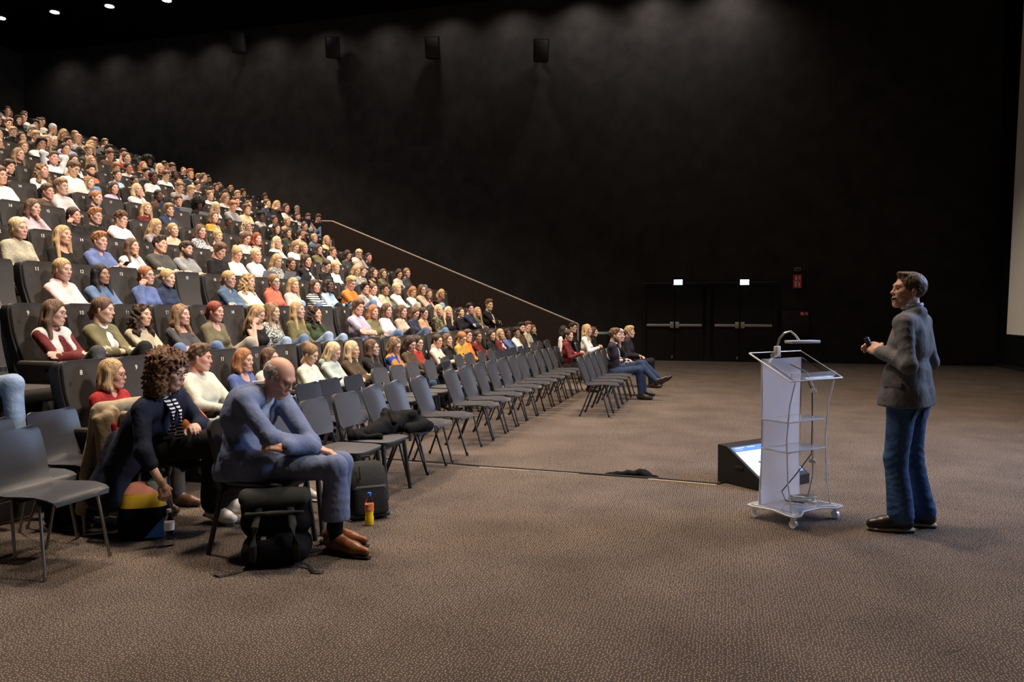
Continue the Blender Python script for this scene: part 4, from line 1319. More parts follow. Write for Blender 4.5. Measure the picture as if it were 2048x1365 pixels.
for k, st, e, Y in PLACED:
    x, y, _, hs, hcol, tcol, fl, ordn = e
    zc = proj((-RX[k] + HEADX, Y, FZ[k] + 1.1))[2]
    zw = CAMH + (622 - y) / FPX * zc - FZ[k]
    sc_ = min(1.07, max(.90, zw / 1.135))
    dy = max(-.17, min(.17, Y - st[2]))
    male = 'm' in fl
    arms = 'cross' if 'x' in fl else 'chin' if 'c' in fl else 'cheek' if 'h' in fl else 'type' if 't' in fl else 'phone' if 'p' in fl else 'head' if 'f' in fl else ('lap' if rng.random() < .72 else 'cross')
    if 'f' in fl: arms = 'head'
    legs = 'four' if 'j' in fl else 'cross' if ('r' in fl or rng.random() < .22) else 'std'
    mir = 'i' in fl
    lean = 14 if 'd' not in fl else 9
    yaw = math.degrees(math.atan2(8.0 - Y, 3.5 + RX[k])) * .85
    yaw = max(-40, min(20, round(yaw / 20) * 20))
    pit = 22 if 'd' in fl else (-4 if (x * 7) % 3 < 1 else 3)
    J, hp, hands = seated(lean, 'm' if male else 'f', arms, legs, mir, px=.33)
    R = rot_zyx(rad(yaw), rad(pit), rad([-5, 0, 0, 6][int(x) % 4]))
    tcv, tname = TC[tcol]
    mm = 'stripe' if 'P' in fl else 'camo' if 'Q' in fl else 'speckle' if 'Y' in fl else 'bluepatch' if 'Z' in fl else 'knit' if 'K' in fl else 'denim' if tcol == 'dn' else 'cloth'
    neck = 'open' if 'o' in fl else 'hood' if 'H' in fl else 'collar' if 'V' in fl else 'roll' if 'R' in fl else 'scoop' if 'S' in fl else 'wide' if ('U' in fl or 'e' in fl) else 'crew'
    sleeve = 'none' if 'e' in fl else 'short' if 's' in fl else 'long'
    noun = {'open': 'open jacket', 'hood': 'hoodie', 'collar': 'shirt', 'roll': 'roll-neck'}.get(neck, 'tee' if sleeve == 'short' else 'sleeveless top' if sleeve == 'none' else 'top')
    if mm in ('stripe',): noun = 'striped ' + noun
    elif mm in ('camo', 'speckle', 'bluepatch'): noun = 'patterned ' + noun
    skin = SKIN['dark'] if 'k' in fl else SKIN['tan'] if 'n' in fl else tuple(c * rng.uniform(.92, 1.08) for c in SKIN['light'])
    hname = HC[hcol][1]
    if hs == 'H': hd_ = 'black headscarf'
    elif hs == 'E': hd_ = hname + ' beanie'
    elif hs == 'M': hd_ = hname + ' mop of hair'
    else: hd_ = STY[hs] + ' ' + hname + ' hair'
    seatw = 'nearest the balustrade' if ordn == 0 else ORD[ordn] + ' from the railing'
    lab = 'person with %s in %s %s, %s row, %s' % (hd_, tname, noun, ROWN(k), seatw)
    if len(lab.split()) > 16: lab = lab.replace(' from the railing', ' from railing')
    e.append('%s %s' % (tname, noun))
    hi = 1 if k < 5 else 0
    lc = LEGC[int(x * 3 + y) % 6]
    if 'j' in fl or ('r' in fl and x not in (208, 112, 433)): lc = LEGC[2] if int(x) % 2 else LEGC[4]
    if x == 433: lc = LEGC[5]
    if x == 208: lc = LEGC[1]
    if x == 112: lc = LEGC[3]
    o = person((-RX[k] - .085, st[2] + dy, FZ[k]), lab, J, hp, hands, (arms, legs, mir, lean), 'm' if male else 'f', 1.0 if male else .94, R, hi, skin, (hs, HC[hcol][0]),
               dict(color=tuple(c * rng.uniform(.9, 1.1) for c in tcv), m=mm, neck=neck, sleeve=sleeve), dict(color=lc[0], m=lc[1]), dict(color=[(.015, .015, .015), (.6, .58, .55), (.1, .05, .03)][int(x) % 3]) if k < 4 else None,
               dict(color=(.66, .64, .60)) if neck == 'open' else None, 'g' in fl, HC[hcol][0] if 'b' in fl else None, (.62, .58, .52) if 'v' in fl else None, 'people in the ' + ROWN(k) + ' row of the stand', scale=sc_)
    if 't' in fl and fl[fl.index('t') + 1] in '123':
        m_ = {'1': M['laptop'], '2': M['laptopdark'], '3': M['laptopnavy']}[fl[fl.index('t') + 1]]
        nm_ = {'1': 'silver grey', '2': 'black', '3': 'navy blue'}[fl[fl.index('t') + 1]]
        laptop((-RX[k] - .085 + .74 * sc_, st[2] + dy, FZ[k] + .615 * sc_), 0, m_, '%s laptop of person with %s, %s row' % (nm_, hd_, ROWN(k)))
    if 'p' in fl:
        q = empty('phone', (-RX[k] - .085 + .665 * sc_, st[2] + dy - .005, FZ[k] + .80 * sc_)); tag(q, 'dark phone held by the person with %s in the %s row' % (hd_, ROWN(k)), 'phone', 'phones in hands')
        MB().box((0, 0, 0), (.012, .075, .15), bev=.006, R=Matrix.Rotation(rad(50), 3, 'Y')).build('phone_body', M['black'], q)

# ------------------------------------------------------------------ the seats themselves
SEATS_SHOWN = SEATS[:300]
REST = SEATS[300:]
for k, nr, y, zz, pl in SEATS_SHOWN:
    occ = seat_of.get((k, nr))
    where = 'nearest the balustrade' if pl == 0 else ORD[pl] + ' from the balustrade'
    lab = ('cinema seat under person in %s, %s row, %s' % (occ[8], ROWN(k), where.replace('balustrade', 'railing'))) if occ else 'empty dark grey cinema seat, %s row, %s' % (ROWN(k), where)
    s = empty('cinema_seat', (-RX[k] - .085, y, FZ[k])); tag(s, lab, 'seat', 'cinema seats in the ' + ROWN(k) + ' row')
    obj('seat_back', seat_back_me, s); obj('seat_shell', seat_shell_me, s); obj('seat_cushion', seat_cushion_me, s)
    for sd in ((-1,) if pl else (-1, 1)):
        a_ = obj('armrest', armpad_me, s, (0, sd * .285, 0)); obj('armrest_support', support_me, a_)
        if k < 5: obj('cup_holder', cup_me, a_)
    t = obj('seat_number', number_mesh(max(1, nr)), s, (.0915, -.175, 1.055)); t.rotation_euler = (PI / 2 - rad(4), 0, PI / 2)
if REST:
    far = MB()
    for k, nr, y, zz, pl in REST:
        for me in (seat_back_me, seat_cushion_me):
            far.add([(v.co.x - RX[k] - .085, v.co.y + y, v.co.z + FZ[k]) for v in me.vertices], [tuple(p.vertices) for p in me.polygons])
        far.box((-RX[k] + .02, y - .175, FZ[k] + 1.06), (.01, .03, .045), 1)
    o = far.build('far_seat_rows', [M['seat'], M['white']]); tag(o, 'dark grey cinema seats in the topmost rows far up the stand', 'seats', kind='stuff')

# ------------------------------------------------------------------ loose chairs on the flat floor
def floor_pt(px, py, z=0.0):
    zc = FPX * (CAMH - z) / (py - 622.0); xc = (px - 1024) / FPX * zc
    return Vector((xc * CY - zc * SY, xc * SY + zc * CY, z))
def shell_sheet(prof, th, nu=11, curve=.03, edge=.012):
    P = []
    nv = len(prof)
    for j, (x, z, hw) in enumerate(prof):
        a = Vector(prof[min(j + 1, nv - 1)][:2]) - Vector(prof[max(j - 1, 0)][:2])
        nx, nz = -a.y, a.x
        L = math.hypot(nx, nz); nx, nz = -nx / L, -nz / L      # towards the sitter
        up = 1 if nz > nx else 0
        row = []
        for i in range(nu):
            u = -1 + 2 * i / (nu - 1)
            d = (edge if up else curve) * (abs(u) ** 2.4)
            row.append((x + nx * d, u * hw, z + nz * d))
        P.append(row)
    return MB().sheet(P, th)
SHELLP = [(.445, .412, .17), (.44, .428, .192), (.425, .440, .203), (.36, .449, .214), (.26, .444, .22), (.16, .437, .22), (.09, .438, .212), (.045, .450, .202), (.012, .485, .196), (-.012, .54, .199), (-.035, .60, .205), (-.06, .67, .212), (-.083, .735, .211), (-.098, .775, .203), (-.108, .80, .186), (-.116, .814, .155), (-.124, .818, .13)]
LOFTP = [(.465, .405, .19), (.46, .425, .207), (.44, .440, .216), (.36, .452, .224), (.26, .450, .228), (.16, .444, .226), (.09, .445, .215), (.045, .458, .20), (.012, .49, .196), (-.012, .545, .204), (-.035, .61, .217), (-.055, .67, .220), (-.070, .72, .220), (-.080, .765, .216), (-.085, .783, .208), (-.088, .794, .193), (-.091, .80, .165)]
def mesh_once(fn):
    c = {}
    def g():
        if 'm' not in c: c['m'] = fn()
        return c['m']
    return g
shell_me = shell_sheet(SHELLP, .009, curve=.052, edge=.020).mesh('shell', M['shell'])
loft_me = shell_sheet(LOFTP, .010, curve=.022).mesh('shell', M['ply'])
def leg_me(pts, r, m, tip=True): 
    mb = MB(); mb.tube(pts, r, n=10)
    if tip: mb.tube([Vector(pts[-1]) + Vector((0, 0, .03)), pts[-1]], [r * 1.15, r * 1.25], n=10)
    return mb.mesh('leg', m)
SH_LEGS = [leg_me([(.25, s * .18, .425), (.285, s * .195, .41), (.405, s * .225, 0)], .0105, M['chairleg']) for s in (1, -1)] + [leg_me([(.17, s * .18, .425), (.14, s * .195, .41), (-.02, s * .225, 0)], .0105, M['chairleg']) for s in (1, -1)]
hk = MB(); hk.tube([(.12 + .075 + .085 * math.cos(a), .205 + .055 * math.sin(a), .432) for a in [PI * i / 10 for i in range(11)]], .006, n=7); hook_me = hk.mesh('link_hook', M['hook'])
br_ = MB(); br_.tube([(.21, -.19, .422), (.21, .19, .422)], .011); brace_me = br_.mesh('seat_bracket', M['chairleg'])
LO_LEGS = [leg_me([(.33, s * .17, .43), (.385, s * .205, .415), (.445, s * .235, 0)], .0095, M['chrome']) for s in (1, -1)] + [leg_me([(.14, s * .17, .43), (.08, s * .205, .41), (-.05, s * .235, 0)], .0095, M['chrome']) for s in (1, -1)]
pb = MB()
P_ = []
for j in range(9):
    t = j / 8; z = .545 + .285 * t; hw = .205 * (1 - .10 * abs(2 * t - 1) ** 6) * (1 if 0 < j < 8 else .93)
    P_.append([(-.045 - .075 * t - .035 * (1 - (-1 + 2 * i / 10) ** 2) + .035, (-1 + 2 * i / 10) * hw, z) for i in range(11)])
pad_back_me = MB().sheet(P_, .026).mesh('backrest', M['padchair'])
pad_seat_me = MB().loft([(.215, 0, .437, .20, .19), (.215, 0, .444, .222, .212), (.215, 0, .462, .225, .215), (.215, 0, .470, .20, .19)], 28, 5).mesh('seat', M['padchair'])
PD_LEGS = [leg_me([(.375, s * .185, .44), (.425, s * .215, 0)], [.019, .016], M['chairleg'], False) for s in (1, -1)] + [leg_me([(-.10, s * .165, .79), (.02, s * .195, .43), (-.075, s * .22, 0)], [.011, .019, .016], M['chairleg'], False) for s in (1, -1)]
ap = MB(); ap.box((.205, 0, .415), (.36, .37, .035), bev=.006); apron_me = ap.mesh('seat_frame', M['chairleg'])
CHAIR_PARTS = {'shell': [('shell', shell_me)] + [('leg', q) for q in SH_LEGS] + [('link_hook', hook_me), ('seat_bracket', brace_me)],
               'loft': [('shell', loft_me)] + [('leg', q) for q in LO_LEGS] + [('seat_bracket', brace_me)],
               'pad': [('seat', pad_seat_me), ('backrest', pad_back_me), ('seat_frame', apron_me)] + [('leg', q) for q in PD_LEGS]}
NAMES = {'shell': 'stacking_chair', 'loft': 'moulded_chair', 'pad': 'padded_chair'}
DESC = {'shell': 'black shell chair', 'loft': 'black moulded chair', 'pad': 'dark padded chair'}
def chair(kind, x, y, label, group, rz=0.0):
    o = empty(NAMES[kind], (x, y, 0), rz); tag(o, label, 'chair', group)
    for nm, me in CHAIR_PARTS[kind]: obj(nm, me, o)
    return o
rngc = random.Random(3)
AX, BX_, CX_ = -3.04, -3.98, -4.66
rowA = [('pad', 4.28), ('pad', 4.82), ('pad', 5.36), ('pad', 5.86), ('shell', 6.36), ('shell', 6.82), ('shell', 7.38)] + [('shell', 8.34 + .54 * i) for i in range(12)]
whoA = {0: 'dark chair with back pad under the grey-haired person in the blue suit', 4: 'black plastic shell chair with black jacket on its seat, front floor row', 18: 'black shell chair under person in dark red jacket, front floor row'}
for i, (kd, y) in enumerate(rowA):
    chair(kd, AX + (rngc.uniform(-.02, .02) if i else 0), y, whoA.get(i, 'empty %s in the front floor row, %s behind the suited person' % (DESC[kd], ORD[i - 1] if i else '')), 'chairs in the front floor row', rngc.uniform(-.05, .05) if i else 0)
rowB = [('loft', 3.63), ('loft', 4.64)] + [('loft', y) for y in (6.8, 7.28, 7.77)] + [('pad', y) for y in (8.5, 9.02, 9.52, 10.12)] + [('shell', y) for y in (10.7, 11.28, 11.8, 12.42, 12.95)] + [('loft', y) for y in (13.5, 14.0, 14.55, 15.05, 15.6)] + [('shell', y) for y in (16.2, 16.8, 17.4)]
for i, (kd, y) in enumerate(rowB):
    lab = 'nearest empty moulded black chair with grey steel legs, lower left corner' if i == 0 else 'black moulded chair under the curly-haired person in the navy coat' if i == 1 else 'empty %s in the second floor row, %s after the coat chair' % (DESC[kd], ORD[i - 2])
    chair(kd, BX_ + ((-.15, -.12)[i] if i < 2 else rngc.uniform(-.02, .02)), y, lab, 'chairs in the second floor row', rngc.uniform(-.04, .04) if i > 1 else 0)
chair('loft', CX_, 4.44, 'black moulded chair beside seat number eight, above the orange-trimmed backpack', 'loose chairs by the stand')
chair('loft', CX_ + .03, 3.88, 'black moulded chair cut by the frame edge behind the nearest chair', 'loose chairs by the stand')
DX_ = -2.0
for i, y in enumerate((11.1, 11.64, 12.18, 12.72)):
    chair('shell', DX_, y, 'empty black shell chair in the short forward row, %s towards the seated men' % ORD[i], 'chairs in the short forward row', rngc.uniform(-.04, .04))
for i, (y, who) in enumerate(((13.28, 'dark blazer and crossed jeans'), (13.86, 'white shirt and jeans'), (15.4, 'dark suit, blond'))):
    chair('shell', DX_, y, 'black shell chair under the person in %s, short forward row' % who, 'chairs in the short forward row')

# ------------------------------------------------------------------ people on the loose chairs
LIGHT = SKIN['light']
def J_from(d):
    return {k_: V(*q) for k_, q in d.items()}
# --- hunched person in the blue suit
J = J_from(dict(pelvis=(.17, 0, .545), belly=(.07, 0, .70), chest=(.085, 0, .855), neck=(.175, 0, 1.005), shL=(.19, .168, .97), shR=(.165, -.185, .965),
                elL=(.49, .06, .68), wrL=(.49, -.225, .705), elR=(.385, -.215, .745), wrR=(.575, -.01, .665), hipL=(.19, .10, .535), hipR=(.19, -.10, .535),
                knL=(.67, .12, .55), anL=(.57, .19, .105), toeL=(.87, .17, .04), knR=(.73, -.06, .565), anR=(.69, .01, .105), toeR=(.99, -.05, .04)))
J['fl'] = 1.16; J['hdL'] = V(-.93, -.32, .12); J['hdR'] = V(.8, .4, -.3)
SUIT = (.125, .155, .255)
suit_more = [cap((.10, .10, .60), (.10, -.10, .60), .125), cap((.08, .13, .52), (.06, -.13, .52), .115), cap((.20, -.16, .56), (.28, -.14, .56), .085), cap((.20, .16, .56), (.26, .14, .56), .08),
             cap(J['neck'] + V(-.055, .04, .015), J['neck'] + V(-.055, -.04, .015), .022)]
suit = dict(color=SUIT, m='cloth', neck='open', extra=.008, more=suit_more, name='suit_jacket', fold=wrinkles(2, [((.07, -.15, .72), .13, .016, (20, 0, 60)), ((.385, -.215, .745), .10, .014, (55, 30, -40)), ((.25, -.2, .88), .12, .009, (40, 0, 40)), ((.10, -.2, .60), .12, .010, (50, 0, 25)), ((-.03, 0, .75), .14, .010, (0, 12, 62))]), cuts=(('plane', V(0, 0, .47), V(0, 0, -1)),))
def collar(col, tilt=0.35, r=.062, h=.034):
    def f(o, HM):
        return None
    return f
def add_collar(o, J, col, r=.058):
    fw, up, lat = J['fwd'], J['up'], J['lat']; c = J['neck'] + up * .022 + fw * .008
    ring = []
    for i in range(19):
        a = -2.55 + 5.1 * i / 18          # open at the front
        ring.append(a + PI)
    P = []
    for t, rr in ((0, r * 1.10), (.018, r * 1.03), (.034, r), (.038, r * 1.04), (.02, r * 1.12)):
        P.append([tuple(c + fw * math.cos(a) * rr * 1.02 + lat * math.sin(a) * rr + up * (t + .006 * (1 - math.cos(a)))) for a in ring])
    mb = MB().sheet(P, .004)
    return mb.build('shirt_collar', M['cloth'], o, color=col)
man = person((AX, 4.28, 0), 'grey-haired balding person in a blue suit, hunched on a chair with arms crossed', J, V(.305, .0, 1.105), {'L': ('relaxed', V(.1, -.5, .8)), 'R': ('relaxed', V(0, 0, 1))}, 'suitman', 'm', 1.02,
             rot_zyx(rad(-4), rad(30)), 2, (.56, .31, .22), ('R', (.52, .47, .43)), suit, dict(color=SUIT, m='cloth', extra=.000, name='suit_trousers', flare=.046, length=.80, cuts=(('plane', V(0, 0, .225), V(0, 0, -1)),), fold=wrinkles(4, [((.70, -.06, .56), .12, .012, (60, 0, 40)), ((.25, -.12, .53), .16, .014, (42, 20, 30)), ((.71, -.03, .33), .12, .008, (0, 0, 60)), ((.45, -.09, .56), .12, .006, (50, 10, 10))])), dict(color=(.19, .066, .026), m='leather'),
             dict(color=(.70, .70, .72)), glasses=True)
add_collar(man, J, (.72, .72, .74))
jm = child_mesh(man, 'suit_jacket')
stick(man, jm, (.10, -1, .635), (0, 1, 0), (.05, .14, .007), M['cloth'], 'pocket_flap', rad(14), color=SUIT)
for i in range(3): stick(man, jm, (.505 - .022 * i, -1, .70 + .004 * i), (0, 1, 0), (.011, .011, .004), M['black'], 'cuff_button')
sk = MB()
for s in 'LR':
    a, k_ = J['an' + s], J['kn' + s]; sk.tube([a + V(0, 0, -.02), a + (k_ - a) * .40], [.043, .05], n=14)
sk.build('socks', M['blackcloth'], man)
so = MB()
for s in 'LR':
    a, t_ = J['an' + s], J['toe' + s]; d = Vector(t_) - Vector(a); d.z = 0; d.normalize(); p = Vector(a); p.z = .013
    so.tube([p - d * .085, p - d * .02, p + d * .12, p + d * .19, p + d * .265], [.034, .036, .044, .040, .018], n=14, flat=.33)
    so.box(p - d * .05 + Vector((0, 0, -.003)), (.06, .06, .022), bev=.006)
so.build('shoe_soles', mat('dark_sole', (.03, .018, .014), .5), man)
rg = MB(); rg.tube([(J['wrL'][0] - .098 + .004 * math.sin(t), J['wrL'][1] - .045 + .0105 * math.cos(t), J['wrL'][2] + .008 + .0105 * math.sin(t)) for t in [2 * PI * i / 12 for i in range(13)]], .0022, n=6); rg.build('ring', M['metal'], man)
cf = MB(); d_ = unit(J['wrL'] - J['elL']); cf.tube([J['wrL'] - d_ * .035, J['wrL'] - d_ * .002], .033, n=14); cf.build('shirt_cuff', M['paper'], man)

# --- curly-haired person bending to the bottle
J = J_from(dict(pelvis=(.20, .12, .545), chest=(.335, -.035, .80), neck=(.425, -.085, .975), shL=(.395, .10, .935), shR=(.405, -.255, .865), elL=(.56, .15, .72), wrL=(.60, -.01, .735),
                elR=(.485, -.335, .615), wrR=(.585, -.285, .40), hipL=(.22, .21, .535), hipR=(.22, .02, .535), knL=(.70, .27, .575), anL=(.60, .37, .16), toeL=(.86, .30, .10),
                knR=(.70, .10, .635), anR=(.56, .27, .11), toeR=(.84, .20, .05)))
J['hdR'] = V(.28, .06, -1); J['hdL'] = V(.7, -.6, .1)
coat_more = [cap((.12, -.10, .62), (.06, -.22, .30), .085, .10), cap((.05, .05, .60), (.0, -.02, .36), .09, .10), cap((.20, -.16, .60), (.16, -.27, .28), .07, .075), cap((.30, -.15, .75), (.2, -.2, .5), .10, .09)]
curly = person((BX_ - .12, 4.42, 0), 'person with big curly brown hair in a navy coat, bending down to a bottle', J, V(.50, -.10, 1.125), {'L': ('relaxed', V(.2, -.3, 1)), 'R': ('grip', V(.9, -.4, .2))}, 'curly', 'f', 1.0,
               rot_zyx(rad(8), rad(12), rad(4)), 2, (.52, .32, .24), ('G', (.15, .078, .042)), dict(color=(.0105, .0135, .030), m='cloth', neck='crew', sleeve='half', extra=.008, more=coat_more, name='coat', fold=.005),
               dict(color=(.010, .010, .0105), m='cloth', extra=.014, flare=.03, length=.93), dict(color=(.68, .66, .63), m='leather'), glasses=True)
sc_ = MB(); 
for (a, b_) in (((.455, -.04, .965), (.50, -.01, .66)), ((.47, -.115, .955), (.515, -.10, .70))):
    sc_.tube([a, tuple((Vector(a) + Vector(b_)) / 2 + Vector((.045, 0, .03))), b_], .034, n=10, flat=.35)
chk = stripes('scarf_pattern', 260, (.62, .62, .64), 2)
sc_.build('scarf', chk, curly, color=(.012, .013, .02))
so = MB()
for s in 'LR':
    a, t_ = J['an' + s], J['toe' + s]; d = (Vector(t_) - Vector(a)); d.z = 0; d.normalize(); p = Vector(a) + Vector((0, 0, -.062))
    so.tube([p - d * .085, p + d * .10, p + d * .20], [.036, .042, .03], n=14, flat=.45)
so.build('shoe_soles', mat('sole_dark', (.03, .028, .026), .7), curly)
so = MB()
for s in 'LR':
    a, k_ = J['an' + s], J['kn' + s]; so.tube([a + V(0, 0, -.01), a + (k_ - a) * .3], [.041, .045], n=14)
so.build('socks', M['blackcloth'], curly)

# --- people in the far group on the loose chairs
def far_person(x, y, head_z, label, fl, hs, hcol, tcol, neck='crew', arms='lap', legs='std', lc=((.012, .012, .013), 'cloth'), yaw=0, pit=0, sex='f', inner=None, m='cloth', glasses=False, seat=.50, lean=6, Jf=None, shoes=(.03, .02, .015), skin=LIGHT, beard=None, sleeve='long'):
    J, hp, hands = seated(lean, sex, arms, legs, 'i' in fl, seat=seat, px=.17)
    if Jf: Jf(J)
    return person((x, y, 0), label, J, hp, hands, ('far', label), sex, 1.0 if sex == 'm' else .93, rot_zyx(rad(yaw), rad(pit)), 1, skin, (hs, HC[hcol][0]), dict(color=TC[tcol][0], neck=neck, m=m, sleeve=sleeve), dict(color=lc[0], m=lc[1]), dict(color=shoes), inner, glasses, beard, scale=head_z / (seat + .53 * math.cos(rad(lean)) + .155))
far_person(AX + .02, 14.82 - .54, 1.06, 'person in dark red jacket and black trousers ending the front floor row', '', 'T', 'dk', 'mr', 'collar', 'phone', yaw=-15)
J = None
def blazer_legs(J):
    J['knL'] = V(.63, -.02, .66); J['anL'] = V(.93, -.10, .36); J['toeL'] = V(1.12, -.14, .40); J['soleL'] = unit(V(.6, 0, -.8))
    J['knR'] = V(.62, -.10, .55); J['anR'] = V(.66, -.08, .10); J['toeR'] = V(.90, -.08, .05)
far_person(DX_, 13.28, 1.10, 'short-haired person in dark blazer and jeans, legs crossed, hand on chin', '', 'Q', 'br', 'bz', 'open', 'chin', 'std', ((.022, .036, .07), 'denim'), 0, 0, 'm', dict(color=(.6, .6, .6)), Jf=blazer_legs, shoes=(.035, .022, .015), beard=HC['br'][0])
def white_legs(J):
    blazer_legs(J); J['knL'] = V(.64, .02, .63); J['anL'] = V(.98, .04, .32); J['toeL'] = V(1.18, .02, .36)
far_person(DX_, 13.86, 1.08, 'grey-haired person in white shirt, crossed leg stretched out beyond the dark blazer', '', 'S', 'gy', 'w', 'collar', 'lap', 'std', ((.022, .036, .07), 'denim'), 0, 0, 'm', None, Jf=white_legs, shoes=(.012, .012, .013), skin=(.56, .30, .21))
far_person(DX_, 15.4, 1.10, 'blond person in dark suit half hidden behind the two seated men', '', 'Q', 'bl', 'bz', 'collar', 'lap', yaw=-5, sex='m')
far_person(-2.95, 15.9, 1.12, 'person with long wavy blond hair in a white blouse at the far aisle', '', 'W', 'bl', 'w', 'collar', 'phone', yaw=-5)
far_person(-2.95, 16.75, 1.06, 'dark-haired person half hidden behind the white blouse', '', 'L', 'dk', 'bk', yaw=-5)
far_person(-3.62, 17.75, 1.13, 'person with black hair and glasses in black, arms crossed, behind the dark red jacket', '', 'S', 'bk', 'bk', 'crew', 'cross', yaw=-25, sex='m', glasses=True)
far_person(-3.62, 16.75, 1.08, 'person with black bobbed hair in white top, left of the person in black', '', 'B', 'bk', 'w', yaw=-20)
for (x, y, lb_) in ((-2.95, 15.9, 'white blouse'), (-2.95, 16.75, 'half-hidden dark-haired person')):
    chair('shell', x, y, 'black shell chair under the %s near the balustrade end' % lb_, 'chairs near the balustrade end')
# --- neighbours whose legs reach into the frame at the left edge
for k, nn, lab, lg, mir, col in ((1, 7, 'person in light jeans and dark shoes at the left frame edge, second row', 'std', True, (.20, .27, .38)), (2, 9, 'person in pale jeans at the left frame edge, third row', 'std', False, (.27, .34, .44))):
    Yl = y_of(RREF[k], RX[k]) + .17 + (nn - NREF[k]) * PITCHY
    J, hp, hands = seated(14, 'm', 'lap', lg, mir, px=.35)
    person((-RX[k] - .085, Yl + .06, FZ[k]), lab, J, hp, hands, ('edge', k), 'm', 1.0, None, 1, LIGHT, ('S', HC['br'][0]), dict(color=TC['dg'][0]), dict(color=col, m='denim', flare=.02), dict(color=(.015, .014, .014)))
    s = empty('cinema_seat', (-RX[k] - .085, Yl, FZ[k])); tag(s, 'cinema seat under the person in jeans at the left edge, %s row' % ROWN(k), 'seat', 'cinema seats in the ' + ROWN(k) + ' row')
    obj('seat_back', seat_back_me, s); obj('seat_cushion', seat_cushion_me, s)

# ------------------------------------------------------------------ the speaker
J = J_from(dict(pelvis=(0, 0, .965), chest=(-.012, 0, 1.285), neck=(-.02, 0, 1.515), shL=(-.02, .195, 1.445), shR=(-.02, -.195, 1.445), elL=(-.085, .265, 1.165), wrL=(.135, .165, 1.245),
                elR=(-.06, -.26, 1.16), wrR=(.165, .0, 1.245), hipL=(0, .092, .93), hipR=(0, -.092, .93), knL=(.035, .105, .50), anL=(-.01, .12, .105), toeL=(.18, .245, .05),
                knR=(.0, -.10, .50), anR=(-.075, -.12, .105), toeR=(.13, -.015, .05)))
J['hdL'] = V(.75, -.42, .35); J['hdR'] = V(.85, .35, .25)
jack = [cap((.010, .07, 1.06), (.010, -.07, 1.06), .122), cap((.008, .085, .95), (.008, -.085, .95), .136), cap((.010, .085, .86), (.010, -.085, .86), .143),
        cap((-.066, .035, 1.525), (-.066, -.035, 1.525), .012), cap((-.055, .05, 1.525), (.045, .05, 1.44), .012), cap((-.055, -.05, 1.525), (.045, -.05, 1.44), .012)]
vent = ('sub', ell((-.185, .0, .86), (.052, .0045, .13)), .004)
jacket = dict(color=(.115, .114, .120), m='cloth', neck='none', extra=.004, more=jack, cuts=(('plane', V(0, 0, .868), V(0, 0, -1)), vent, ('sub', ell((.17, 0, 1.05), (.09, .028, .38)), .01), ('sub', ell((.07, 0, 1.53), (.085, .055, .07)), .012),
              ('sub', ell((-.135, 0, 1.22), (.016, .0022, .34)), .003)), name='blazer', fold=wrinkles(3, [((-.085, .265, 1.165), .10, .014, (50, 0, 45)), ((-.05, .24, 1.32), .12, .007, (30, 0, 45)), ((.04, .12, 1.08), .12, .010, (25, 10, 55)), ((-.13, .0, 1.05), .14, .007, (0, 30, 45)), ((-.1, .1, 1.38), .1, .006, (0, 50, 20))]))
SPK = (1.235, 5.88, 0)
def headset(o, HM):
    mb = MB(); mb.tube([(-.005, .083, .015), (.02, .080, -.03), (.065, .062, -.052), (.098, .040, -.066)], .0022, n=6); mb.tube([(.096, .042, -.065), (.115, .028, -.069)], .0105, n=10)
    mb.tube([(-.005, .083, .015), (-.03, .084, .02), (-.06, .072, .0), (-.095, .03, -.02), (-.10, 0, -.02)], .0018, n=6)
    q = mb.build('headset_microphone', M['black'], o); q.matrix_local = HM
spk = person(SPK, 'standing speaker in grey blazer and blue jeans wearing a headset microphone', J, V(.010, 0, 1.668), {'L': ('grip', V(.1, .75, .5)), 'R': ('relaxed', V(.1, -.75, .5))}, 'speaker', 'm', .99,
             rot_zyx(rad(42), rad(-7)), 2, (.52, .29, .20), ('X', (.085, .05, .032)), jacket, dict(color=(.038, .082, .185), m='denim', name='jeans', fold=wrinkles(5, [((.035, .105, .50), .13, .012, (20, 12, 62)), ((.0, -.1, .50), .13, .012, (20, -10, 62)), ((.0, .1, .17), .12, .010, (10, 10, 75)), ((-.07, -.12, .17), .12, .010, (10, 10, 75)), ((.05, .08, .84), .12, .008, (25, 30, 40))]), extra=.004, flare=.034, length=1.0, cuts=(('plane', V(0, 0, .062), V(0, 0, -1)),)), dict(color=(.022, .019, .017), m='leather'),
             dict(color=(.50, .56, .72)), rz=rad(150), extra_parts=(headset,))
add_collar(spk, J, (.58, .64, .80), .063)
jm = child_mesh(spk, 'blazer')
stick(spk, jm, (.03, 1, 1.03), (0, -1, 0), (.045, .13, .006), M['cloth'], 'pocket_flap', color=(.105, .104, .110))
for i in range(3): stick(spk, jm, (.075 - .022 * i, 1, 1.215 - .008 * i), (0, -1, 0), (.012, .012, .004), M['black'], 'cuff_button')
jm = child_mesh(spk, 'jeans')
for sg in (1, -1): stick(spk, jm, (-1, .085 * sg, .83), (1, 0, 0), (.12, .11, .004), M['denim'], 'back_pocket', color=(.036, .078, .175))
so = MB()
for s in 'LR':
    a, t_ = J['an' + s], J['toe' + s]; d = (Vector(t_) - Vector(a)); d.z = 0; d.normalize(); p = Vector(a); p.z = .017
    so.tube([p - d * .087, p - d * .03, p + d * .10, p + d * .17, p + d * .215], [.033, .039, .046, .042, .022], n=16, flat=.40)
so.build('shoe_soles', mat('cream_sole', (.50, .42, .32), .7), spk)
so = MB()
